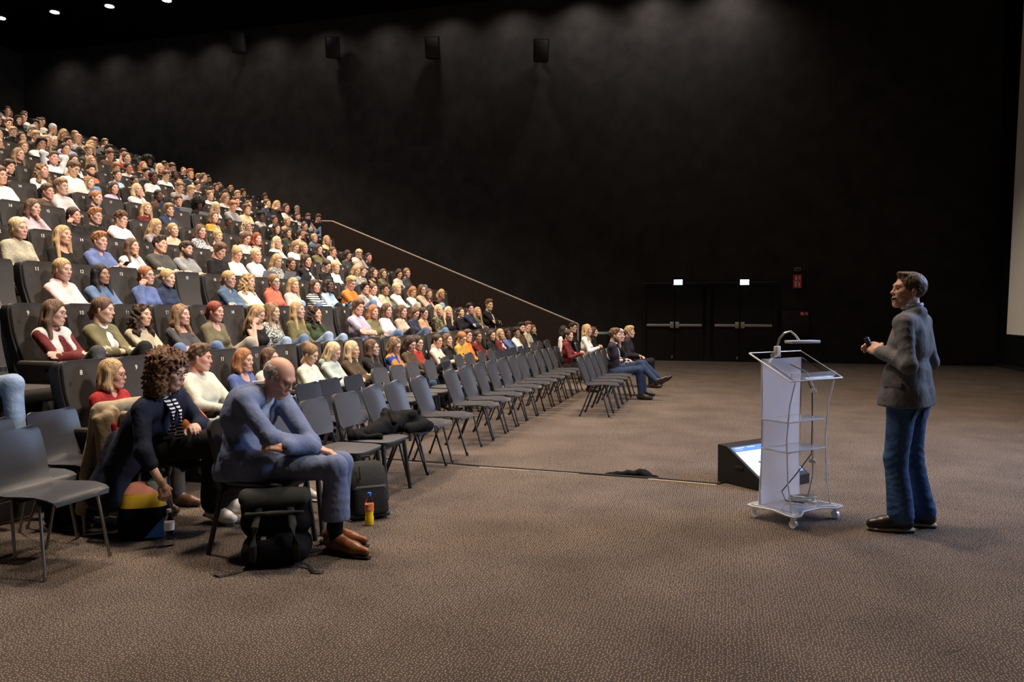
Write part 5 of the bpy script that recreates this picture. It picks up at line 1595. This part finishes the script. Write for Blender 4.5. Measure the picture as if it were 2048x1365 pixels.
for s in 'LR':
    a, t_ = J['an' + s], J['toe' + s]; d = (Vector(t_) - Vector(a)); d.z = 0; d.normalize(); sd = Vector((-d.y, d.x, 0))
    for i in range(4):
        p = Vector(a) + d * (.035 + .025 * i) + Vector((0, 0, .002 - .014 * i)); so.tube([p - sd * .024 + Vector((0, 0, -.012)), p + Vector((0, 0, .006)), p + sd * .024 + Vector((0, 0, -.012))], .0035, n=6)
so.build('shoe_laces', mat('tan_lace', (.30, .20, .11), .7), spk)
for s in 'LR':
    d = unit(J['wr' + s] - J['el' + s]); MB().tube([J['wr' + s] - d * .03, J['wr' + s] - d * .004], .033, n=14).build('shirt_cuff', M['cloth'], spk, color=(.55, .6, .75))
sp_b = MB(); sp_b.tube([(-.085, .19, .84), (.03, .28, .80), (.10, .30, .70), (.06, .28, .60), (-.02, .26, .62), (-.05, .23, .76), (-.085, .19, .84)], .0022, n=6)
spm = Matrix.Translation(SPK) @ Matrix.Rotation(rad(150), 4, 'Z')
clk = empty('presentation_remote', spm @ Vector((.225, .125, 1.295)), rad(150)); tag(clk, 'small black presentation remote held in the hand of the standing speaker', 'remote')
MB().box((0, 0, 0), (.035, .028, .10), bev=.008, R=Matrix.Rotation(.4, 3, 'Y')).build('remote_body', M['black'], clk)
MB().loft([(0, 0, 0, .006, .006), (0, 0, .004, .005, .005)], 10, 2).build('remote_button', M['metal'], clk, loc=(.02, 0, .03), rot=(0, PI / 2 + .4, 0))

# ------------------------------------------------------------------ acrylic lectern
LR = math.atan2(-.664, .746)      # local +x points to the presenter's side
LC = (.50, 5.95, 0)
lec = empty('lectern', LC, LR); tag(lec, 'clear acrylic lectern on castors with a frosted front panel beside the speaker', 'lectern')
W, D0, D1 = .46, -.125, .12        # width, front panel x, rear edge x
bp_ = [(-.20, -.265), (-.20, .265), (-.15, .275), (.0, .235), (.15, .275), (.215, .275), (.215, .20), (.15, .09), (.15, -.09), (.215, -.20), (.215, -.275), (.15, -.275), (.0, -.235), (-.15, -.275)]
MB().prism(bp_, .022, 'z', c=.092).build('base_plate', M['hazy'], lec, smooth=False)
ed = MB(); ed.tube([(a, b_, .092) for a, b_ in bp_ + bp_[:1]], .006, n=6); ed.build('base_edge', M['edge'], lec)
def zt(x): return 1.128 - x * .5          # sloping reading surface
pf = [(D0, -.235, .103), (D0, .235, .103), (D0, .212, .45), (D0, .206, .70), (D0, .225, zt(D0) - .02), (D0, -.225, zt(D0) - .02), (D0, -.206, .70), (D0, -.212, .45)]
MB().prism([(y, z) for _, y, z in pf], .010, 'x', c=D0).build('front_panel', M['frost'], lec, smooth=False)
ed = MB(); ed.tube([(D0, y, z) for _, y, z in pf[1:5]], .005, n=6); ed.tube([(D0, y, z) for _, y, z in (pf[0], pf[7], pf[6], pf[5])], .005, n=6); ed.build('front_panel_edge', M['edge'], lec)
for s in (1, -1):
    sp = [(D0 + .008, .103), (D1 + .03, .103), (D1 - .005, .30), (D1 - .02, .60), (D1 + .0, .85), (D1 + .045, zt(D1 + .045) - .02), (D0 + .008, zt(D0) - .02)]
    MB().prism(sp, .010, 'y', c=s * .222).build('side_panel', M['acrylic'], lec, smooth=False)
    ed = MB(); ed.tube([(x, s * .222, z) for x, z in sp[1:6]], .0048, n=6); ed.build('side_panel_edge', M['edge'], lec)
for z in (.52, .735):
    MB().box(((D0 + D1) / 2 - .0, 0, z), (D1 - D0 - .02, .43, .012)).build('shelf', M['hazy'], lec, smooth=False)
    ed = MB(); ed.tube([(D1 - .015, -.215, z), (D1 - .015, .215, z)], .005, n=6); ed.tube([(D0 + .01, -.217, z), (D1 - .015, -.217, z)], .005, n=6); ed.build('shelf_edge', M['edge'], lec)
tp = MB(); x0, x1 = -.18, .18
tq = [(x0, -.295), (x0, .295), (x1, .295), (x1, -.295)]
tv = [Vector((x, y, zt(x))) for x, y in tq]
tp.add([v + Vector((0, 0, .006)) for v in tv] + [v - Vector((0, 0, .006)) for v in tv], [(0, 3, 2, 1), (4, 5, 6, 7), (0, 1, 5, 4), (1, 2, 6, 5), (2, 3, 7, 6), (3, 0, 4, 7)]); tp.build('reading_top', M['acrylic'], lec, smooth=False)
ed = MB(); ed.tube([tuple(v) for v in tv + tv[:1]], .0062, n=6); ed.build('reading_top_edge', M['edge'], lec)
lp_ = MB(); lp_.box((.155, 0, zt(.155) + .022), (.008, .50, .03)); lp_.build('paper_stop', M['hazy'], lec, smooth=False)
for (x, y) in ((-.16, .23), (-.16, -.23), (.18, .24), (.18, -.24)):
    c_ = MB(); c_.tube([(x, y - .012, .030), (x, y + .012, .030)], .029, n=16); c_.box((x, y, .068), (.03, .034, .03), bev=.004); c_.build('castor', M['edge'], lec)
# reading lamp clipped to the top
lm = empty('reading_lamp', Vector(LC) + Matrix.Rotation(LR, 3, 'Z') @ Vector((-.165, .0, zt(-.165))), LR); tag(lm, 'gooseneck reading lamp clipped to the top edge of the acrylic lectern', 'lamp')
MB().box((0, 0, .01), (.03, .05, .09), bev=.006).build('clip', mat('lamp_beige', (.5, .43, .34), .5), lm)
MB().tube([(0, 0, .05), (.01, .01, .11), (.04, .03, .155), (.08, .05, .165), (.115, .06, .135), (.14, .065, .10)], .008, n=9).build('gooseneck', M['metal'], lm)
MB().box((.16, .08, .09), (.09, .26, .022), bev=.006, R=Matrix.Rotation(rad(-12), 3, 'Z')).build('lamp_head', mat('lamp_grey', (.36, .36, .42), .4), lm)
# cables of the lectern
cb = empty('lectern_cables', LC, LR); tag(cb, 'white and black cables running down the clear lectern into a coil on its base', 'cables')
mb = MB(); mb.tube([(-.16, .0, 1.16), (-.12, .10, 1.12), (-.05, .20, 1.06), (.0, .212, .96), (.005, .212, .70), (.0, .212, .45), (.02, .19, .30), (.0, .16, .12)], .006, n=8)
mb.tube([(.0 + .085 * math.cos(t) * (1 + .25 * math.sin(2.3 * t)), .10 + .085 * math.sin(t), .115 + .002 * t) for t in [i * .35 for i in range(60)]], .005, n=6); mb.build('white_cable', M['cable_white'], cb)
mb = MB(); mb.tube([(-.05, .20, 1.03), (-.012, .214, .92), (-.008, .214, .70), (-.012, .214, .45), (-.06, .10, .30), (-.12, .02, .17), (-.06, -.01, .115), (.05, .05, .113)], .004, n=6); mb.build('black_cable', M['black'], cb)
mb = MB()
for z in (.93, .40): mb.box((.0, .21, z), (.05, .02, .03), bev=.004)
mb.build('cable_tie', M['cable_white'], cb)

# ------------------------------------------------------------------ floor monitor in its wedge box
A_, B_ = floor_pt(1437, 966), floor_pt(1526, 988)
mo = empty('floor_monitor', ((A_ + B_) / 2), LR); 
mo.location = Matrix.Rotation(LR, 3, 'Z') @ Vector((0, .33, 0)) + (A_ + B_) / 2
tag(mo, 'black wedge-shaped floor monitor with lit screen behind the lectern', 'monitor')
d2 = (B_ - A_).length / 2
prof = [(-d2, 0), (-d2, .335), (-d2 + .10, .33), (d2, .085), (d2, 0)]
MB().prism(prof, .64, 'y').build('wedge_box', M['black'], mo, smooth=False)
ang = math.atan2(.33 - .085, d2 * 2 - .10); sl = math.hypot(.33 - .085, d2 * 2 - .10)
def on_slope(name, mat_, u0, u1, y0, y1, lift=.003, parent=mo):
    a = Vector((-d2 + .10, 0, .33)); dr = Vector((math.cos(ang), 0, -math.sin(ang))); nn = Vector((math.sin(ang), 0, math.cos(ang)))
    q = [a + dr * (u * sl) + Vector((0, y, 0)) + nn * h for h in (0, lift) for u, y in ((u0, y0), (u0, y1), (u1, y1), (u1, y0))]
    return MB().add(q, [(0, 1, 2, 3), (7, 6, 5, 4), (0, 4, 5, 1), (1, 5, 6, 2), (2, 6, 7, 3), (3, 7, 4, 0)]).build(name, mat_, parent, smooth=False)
scr = mat('monitor_white', (.8, .85, .9), .3, emit=(.72, .84, 1.0), estr=.95)
scb = mat('monitor_blue', (.1, .2, .4), .3, emit=(.06, .14, .36), estr=.7)
scg = mat('monitor_grey', (.4, .45, .5), .3, emit=(.36, .45, .55), estr=.6)
scd = mat('monitor_dark', (.1, .1, .15), .3, emit=(.08, .06, .14), estr=.5)
S_ = on_slope('screen', scr, .06, .90, -.29, .29)
for nm, m_, r in (('screen_header', scb, (.06, .20, -.29, .29)), ('screen_footer', scb, (.84, .90, -.29, .29)), ('screen_picture', scg, (.34, .52, -.20, .22)), ('screen_picture_detail', scd, (.50, .56, -.14, -.10)), ('screen_picture_detail', scd, (.46, .60, -.06, -.04)), ('screen_picture_detail', scd, (.54, .58, .0, .05)), ('screen_text_line', scg, (.66, .675, -.24, .12)), ('screen_text_line', scg, (.71, .725, -.24, .20)), ('screen_text_line', scg, (.76, .775, -.24, .02)),
                  ('screen_text_line', scr, (.09, .11, -.26, -.14)), ('screen_text_line', scr, (.09, .11, -.10, .0)), ('screen_text_line', scr, (.14, .155, -.26, -.18))):
    on_slope(nm, m_, *r, lift=.0045, parent=S_)
MB().box((0, -.322, .16), (.09, .012, .035), bev=.005).build('side_handle', mat('handle_recess', (.003, .003, .003), .8), mo)

# ------------------------------------------------------------------ cable across the floor
fcb = empty('floor_cable', floor_pt(1000, 940)); tag(fcb, 'dark cable taped across the carpet from the chairs to the floor monitor', 'cable')
base = fcb.location.copy()
pts = [floor_pt(*p) + Vector((0, 0, .008)) - base for p in ((770, 921), (880, 929), (960, 936), (1060, 943), (1160, 950), (1240, 956), (1300, 960), (1380, 967), (1437, 972), (1460, 968))]
MB().tube(pts, .007, n=7).build('cord', M['black'], fcb)
MB().tube([p + Vector((.035, -.01, -.001)) for p in pts[:9]], .005, n=7).build('cord', M['black'], fcb)
tp = MB()
for (i, j, w_) in ((2, 3, .04), (3, 4, .03), (6, 7, .045), (7, 8, .045)):
    a, b_ = pts[i] * 1.0, pts[j] * 1.0; d = (b_ - a).normalized(); n_ = Vector((-d.y, d.x, 0)) * w_
    tp.add([a + n_ * .2 - Vector((0, 0, .005)), a - n_ * 1.1 - Vector((0, 0, .005)), b_ - n_ * 1.1 - Vector((0, 0, .005)), b_ + n_ * .2 - Vector((0, 0, .005))], [(0, 1, 2, 3)])
tp.build('tape', mat('worn_tape', (.30, .25, .20), .4), fcb, smooth=False)
v, f = surf([cap(tuple(floor_pt(1212, 953) - base), tuple(floor_pt(1290, 955) - base + Vector((0, 0, .02))), .022, .045), cap(tuple(floor_pt(1290, 955) - base), tuple(floor_pt(1325, 962) - base), .04, .015)], .01, k=.03, disp=lambda X, Y, Z: (.008 * np.sin(60 * X) * np.sin(50 * Y)).astype(np.float32))
obj('tape_bundle', NM().add(v, f).mesh('tape_bundle', [M['blackcloth']]), fcb)

# ------------------------------------------------------------------ bags, bottles and clothes on the floor and chairs
def place(o, p, rz=0): o.location = p; o.rotation_euler = (0, 0, rz); return o
# black roll-top backpack in front
b1 = empty('backpack', floor_pt(548, 1132), rad(-62)); tag(b1, 'black roll-top backpack standing on the carpet in front of the suited person', 'backpack', 'bags on the floor')
v, f = surf([cap((-.06, -.12, .09), (-.06, .12, .09), .085), cap((.05, -.12, .09), (.05, .12, .09), .08), cap((-.03, -.12, .25), (-.03, .12, .25), .095), cap((.01, -.13, .36), (-.02, .13, .36), .07), cap((.09, -.08, .13), (.09, .08, .13), .05)], .011, k=.04, cuts=[('plane', V(0, 0, .006), V(0, 0, -1))], disp=fold_disp(2, .006))
obj('bag_body', NM().add(v, f).mesh('bag_body', [M['blackcloth']]), b1)
v, f = surf([cap((.02, -.17, .425), (.02, .17, .425), .035), cap((.08, -.165, .39), (.08, .165, .39), .022), cap((.125, -.16, .335), (.125, .16, .335), .014), cap((.055, -.165, .42), (.055, .165, .41), .03)], .010, k=.05, disp=fold_disp(4, .004))
obj('roll_top_flap', NM().add(v, f).mesh('roll_top_flap', [M['greycloth']]), b1)
for y in (-.09, .09):
    MB().tube([(.09, y, .36), (.165, y * 1.2, .27), (.17, y * 1.3, .16), (.12, y * 1.4, .05)], .022, n=9, flat=.35).build('shoulder_strap', M['greycloth'], b1)
MB().tube([(.08, -.15, .03), (.16, -.22, .012), (.20, -.30, .012), (.15, -.34, .01)], .012, n=7, flat=.3).build('strap_end', M['black'], b1)
MB().tube([(.10, .14, .03), (.16, .20, .012), (.24, .22, .012), (.26, .28, .01)], .012, n=7, flat=.3).build('strap_end', M['black'], b1)
bk_ = MB(); bk_.box((.155, -.06, .2), (.012, .03, .02), bev=.003); bk_.build('buckle', M['metal'], b1)
# charcoal backpack behind the suited person's legs
b2 = empty('backpack', floor_pt(735, 1040), rad(-50)); tag(b2, 'charcoal backpack leaning behind the soda bottle and suited legs', 'backpack', 'bags on the floor')
T = Matrix.Rotation(rad(-12), 4, 'Y')
def ch(me, nm, par): q = obj(nm, me, par); q.matrix_local = T; return q
mb = MB(); mb.loft([(.0, 0, .01, .075, .13), (.0, 0, .04, .09, .145), (.0, 0, .25, .088, .145), (-.01, 0, .36, .075, .135), (-.02, 0, .405, .05, .11), (-.02, 0, .42, .02, .07)], 24, 3.4); ch(mb.mesh('bag_body', M['greycloth']), 'bag_body', b2)
mb = MB(); mb.loft([(.085, 0, .03, .02, .115), (.09, 0, .05, .03, .12), (.09, 0, .21, .03, .12), (.085, 0, .225, .015, .115)], 20, 4); ch(mb.mesh('front_pocket', M['greycloth']), 'front_pocket', b2)
mb = MB(); mb.box((.118, 0, .225), (.012, .22, .016), bev=.003); ch(mb.mesh('pocket_trim', mat('trim_olive', (.08, .078, .065), .7)), 'pocket_trim', b2)
mb = MB(); mb.tube([(-.03, -.04, .41), (-.03, -.035, .45), (-.03, .035, .45), (-.03, .04, .41)], .010, n=8); ch(mb.mesh('carry_handle', M['greycloth']), 'carry_handle', b2)
mb = MB(); mb.box((.092, -.07, .33), (.012, .012, .10), bev=.003); ch(mb.mesh('zip_pull', M['black']), 'zip_pull', b2)
mb = MB(); mb.box((.0, 0, .02), (.18, .28, .03), bev=.01); ch(mb.mesh('bag_base', M['black']), 'bag_base', b2)
# bright patchwork backpack
b3 = empty('backpack', floor_pt(282, 1078), rad(-60)); tag(b3, 'black and yellow patchwork backpack on the carpet below the curly-haired person', 'backpack', 'bags on the floor')
pm = bpy.data.materials.new('patchwork'); pm.use_nodes = True
b3.scale = (.95, .95, .92)
lv_ = [(.0, 0, .0, .10, .15), (.0, 0, .02, .12, .17), (.0, 0, .14, .12, .17), (-.005, 0, .235, .11, .16)]
MB().loft(lv_, 24, 3.0).build('bag_body', M['blackcloth'], b3)
ylw = mat('yellow_nylon', (.72, .47, .03), .6); pkm = mat('salmon_nylon', (.55, .20, .13), .6); gnm = mat('sage_nylon', (.16, .19, .15), .6); blm = mat('blue_nylon', (.03, .16, .42), .6)
MB().loft([(-.005, 0, .235, .11, .16), (-.008, 0, .30, .107, .153), (-.012, 0, .335, .10, .145)], 24, 3.0).build('yellow_panel', ylw, b3)
MB().loft([(-.012, -.01, .335, .10, .135), (-.02, -.02, .375, .075, .10), (-.03, -.03, .395, .04, .06)], 24, 3.0).build('salmon_panel', pkm, b3)
MB().loft([(-.03, .07, .33, .09, .075), (-.035, .075, .40, .075, .065), (-.04, .07, .42, .04, .04)], 20, 3.0).build('sage_panel', gnm, b3)
MB().prism([(.02, .02), (.15, .02), (.15, .17)], .012, 'x', c=.119).build('blue_panel', blm, b3)
MB().tube([(-.06, .05, .40), (-.07, .10, .46), (-.09, .12, .45), (-.10, .10, .38)], .010, n=8).build('carry_handle', M['black'], b3)
MB().tube([(.10, .165, .30), (.13, .21, .2), (.12, .2, .08), (.08, .165, .03)], .018, n=8, flat=.35).build('shoulder_strap', M['black'], b3)
# orange-trimmed bag under the loose chair
b4 = empty('backpack', (CX_ + .12, 4.40, 0), rad(-30)); tag(b4, 'black backpack with orange trim under the chair beside seat number eight', 'backpack', 'bags on the floor')
MB().loft([(.0, 0, .0, .09, .14), (.0, 0, .03, .11, .155), (.0, 0, .25, .10, .15), (-.01, 0, .35, .08, .13), (-.02, 0, .385, .04, .08)], 24, 3.2).build('bag_body', M['blackcloth'], b4)
om = mat('orange_trim', (.62, .20, .06), .6)
for z, w_ in ((.37, .10), (.30, .22)): MB().tube([(.06, -w_ / 2, z), (.10 - (z - .3) * .4, 0, z + .01), (.06, w_ / 2, z)], .008, n=7).build('piping', om, b4)
for y in (-.06, .06): MB().tube([(.08, y, .33), (.125, y, .2), (.115, y, .04)], .02, n=8, flat=.3).build('shoulder_strap', M['greycloth'], b4)
for i in range(2): MB().tube([(.12, -.1 + .2 * i, .03), (.2, -.12 + .22 * i, .02), (.28, -.05 + .1 * i, .012)], .014, n=7, flat=.4).build('strap_end', M['black'], b4)
# soda bottle
def bottle(name, loc, label, liquid, capm, lab_m, h=.225, fill=.5):
    o = empty(name, loc); tag(o, label, 'bottle', 'bottles on the floor')
    R_ = [(0, .026), (.006, .031), (.05, .0315), (.075, .0275), (.10, .031), (.13, .0315), (.155, .029), (.175, .020), (.19, .0125), (.205, .0115)]
    k_ = h / .225
    MB().loft([(0, 0, z * k_, r, r) for z, r in R_ if not liquid or z >= fill * .225], 20, 2).build('bottle_body', mat('pet_plastic', (.95, .97, 1), .04, trans=1, ior=1.12), o)
    if liquid: MB().loft([(0, 0, z * k_, r, r) for z, r in R_ if z <= fill * .225 + .03], 20, 2).build('drink', liquid, o)
    MB().loft([(0, 0, .205 * k_, .0145, .0145), (0, 0, .222 * k_, .0145, .0145), (0, 0, .225 * k_, .012, .012)], 18, 2).build('bottle_cap', capm, o)
    MB().loft([(0, 0, .098 * k_, .0320, .0320), (0, 0, .145 * k_, .0322, .0322)], 20, 2).build('bottle_label', lab_m, o)
    return o
lab = mat('soda_label', (.75, .17, .03), .45); n, l, b = nodes(lab)
tc = n.new('ShaderNodeTexCoord'); tx = n.new('ShaderNodeTexNoise'); tx.inputs['Scale'].default_value = 55; gt = n.new('ShaderNodeMath'); gt.operation = 'GREATER_THAN'; gt.inputs[1].default_value = .62
mx = n.new('ShaderNodeMix'); mx.data_type = 'RGBA'; mx.inputs[6].default_value = (.75, .17, .03, 1); mx.inputs[7].default_value = (.85, .62, .45, 1)
l.new(tc.outputs['Object'], tx.inputs['Vector']); l.new(tx.outputs['Fac'], gt.inputs[0]); l.new(gt.outputs[0], mx.inputs['Factor']); l.new(mx.outputs[2], b.inputs['Base Color'])
bottle('soda_bottle', floor_pt(736, 1055), 'yellow orange soda bottle with a blue cap on the carpet by the charcoal backpack', mat('soda', (.95, .62, .02), .15), mat('cap_blue', (.02, .12, .50), .4), lab, .235, .46)
bottle('water_bottle', (BX_ + .505, 4.42 - .275, 0), 'clear water bottle with pale label under the hand of the curly-haired person', None, mat('cap_clear', (.5, .52, .55), .4), M['whitefabric'], .24)
# beige trench coat over the chair back
tcz = empty('trench_coat', (BX_ - .10, 4.58, 0)); tag(tcz, 'beige trench coat with red lining hung over the chair back of the curly-haired person', 'coat')
rc = random.Random(5); P = []
for i in range(9):
    y = -.36 + .062 * i; zb = .16 + .05 * abs(math.sin(i * 1.7)); x = -.135 + .02 * math.sin(i * 2.1)
    P.append(cap((x + .03, y * .8 - .01, .84), (x - .03 + .02 * math.sin(i), y * 1.05, zb), .026, .034))
P += [cap((-.09, -.27, .862), (-.09, .12, .862), .034), cap((-.02, -.27, .80), (.0, -.30, .56), .035, .045), cap((-.03, -.2, .83), (.02, -.21, .50), .03, .04), cap((-.06, -.32, .78), (.02, -.34, .38), .03, .05)]
v, f = surf(P, .011, k=.035, disp=fold_disp(1, .005)); obj('coat_cloth', NM().add(v, f).mesh('coat_cloth', [M['cloth']]), tcz, color=(.33, .255, .16))
v, f = surf([cap((.012, -.27, .74), (.03, -.285, .58), .025, .018), cap((.03, -.24, .70), (.045, -.26, .5), .02, .015)], .009, k=.02); obj('red_lining', NM().add(v, f).mesh('red_lining', [M['cloth']]), tcz, color=(.33, .01, .014))
v, f = surf([cap((.035, -.18, .80), (.055, -.20, .62), .03, .02), cap((.05, -.13, .56), (.06, -.30, .50), .03, .02)], .009, k=.03); obj('coat_belt', NM().add(v, f).mesh('coat_belt', [M['cloth']]), tcz, color=(.40, .31, .20))
bt_ = MB(); bt_.loft([(0, 0, 0, .013, .013), (0, 0, .004, .011, .011)], 12, 2); q = bt_.build('coat_button', mat('horn_button', (.2, .15, .1), .4), tcz, loc=(.082, -.2, .64), rot=(0, PI / 2, 0))
# black jacket across two chairs
jk = empty('black_jacket', (AX, 6.1, .47)); tag(jk, 'crumpled black jacket thrown across two chairs of the front floor row', 'jacket')
v, f = surf([cap((.10, -.38, .03), (.22, -.05, .05), .05, .075), cap((.22, -.05, .06), (.30, .28, .075), .075, .085), cap((.18, .10, .12), (.34, .22, .12), .055, .06), cap((.30, .25, .05), (.44, .40, .01), .07, .05), cap((.08, -.42, .02), (.30, -.36, .02), .035, .03), cap((.20, .0, .15), (.10, .18, .13), .035, .04), cap((.38, .05, .03), (.44, .3, .03), .045, .05)], .011, k=.05, disp=wrinkles(3, [((.2, -.2, .05), .25, .022, (40, 25, 30)), ((.32, .2, .1), .22, .026, (45, -30, 30))], .008))
obj('jacket_cloth', NM().add(v, f).mesh('jacket_cloth', [M['blackcloth']]), jk)
v, f = surf([cap((.12, .14, .17), (.22, .02, .16), .026, .03), cap((.22, .02, .16), (.30, -.06, .10), .03, .025)], .009, k=.03, disp=fold_disp(5, .004)); obj('jacket_sleeve', NM().add(v, f).mesh('jacket_sleeve', [M['blackcloth']]), jk)
# orange cloth on seat nine, blue jacket on the empty seat of the third row
oc = empty('orange_jacket', (-4.28, 5.26, .46)); tag(oc, 'bright orange jacket on the seat between the red jacket and cream sweater', 'jacket')
v, f = surf([cap((-.1, -.12, .10), (.05, .12, .12), .10), cap((.08, -.05, .18), (.06, .08, .20), .07), cap((-.05, 0, .24), (.0, .06, .28), .05)], .012, k=.06, disp=fold_disp(3, .008)); obj('jacket_cloth', NM().add(v, f).mesh('jacket_cloth', [M['cloth']]), oc, color=(.55, .14, .03))
yb = y_of(375, RX[2]) + .2
bb = empty('blue_jacket', (-RX[2] + .26, yb + .02, FZ[2] + .46)); tag(bb, 'folded blue jacket lying on the empty seat in the third row', 'jacket')
v, f = surf([cap((-.05, -.12, .09), (-.05, .12, .10), .09), cap((.1, -.1, .08), (.1, .12, .08), .08), cap((0, -.05, .18), (.05, .08, .17), .06)], .013, k=.06, disp=fold_disp(2, .007)); obj('jacket_cloth', NM().add(v, f).mesh('jacket_cloth', [M['cloth']]), bb, color=(.035, .075, .16))
# sneakers under the suited person's chair
for i, p in enumerate(((578, 1000), (612, 1004))):
    s_ = empty('sneaker', floor_pt(*p), rad(-8)); tag(s_, ('nearer' if i else 'farther') + ' white and blue sneaker on the carpet behind the suited person\'s chair', 'shoe', 'white sneakers')
    v, f = surf([cap((-.10, 0, .045), (.02, 0, .05), .038), cap((.02, 0, .045), (.13, 0, .035), .038, .03), cap((-.08, 0, .06), (-.02, 0, .085), .032)], .008, k=.03, cuts=[('sub', ell((-.06, 0, .12), (.04, .025, .04)), .01)]); obj('upper', NM().add(v, f).mesh('upper', [M['leather']]), s_, color=(.62, .6, .57))
    MB().tube([(-.135, 0, .014), (-.05, 0, .014), (.1, 0, .014), (.165, 0, .014)], [.034, .040, .042, .022], n=14, flat=.36).build('sole', M['paper'], s_)
    MB().box((.02, 0, .06), (.06, .079, .015), R=Matrix.Rotation(.5, 3, 'Y'), bev=.004).build('side_stripe', mat('stripe_blue', (.03, .16, .45), .5), s_)
# white strap on the carpet
a, b_ = floor_pt(156, 1077), floor_pt(236, 1072)
st = empty('white_strap', a); tag(st, 'thin white strap lying on the carpet left of the patchwork backpack', 'strap')
MB().tube([(0, 0, .006), (b_ - a) * .5 + Vector((.0, .02, .006)), (b_ - a) + Vector((0, 0, .008))], .013, n=7, flat=.3).build('webbing', M['paper'], st)
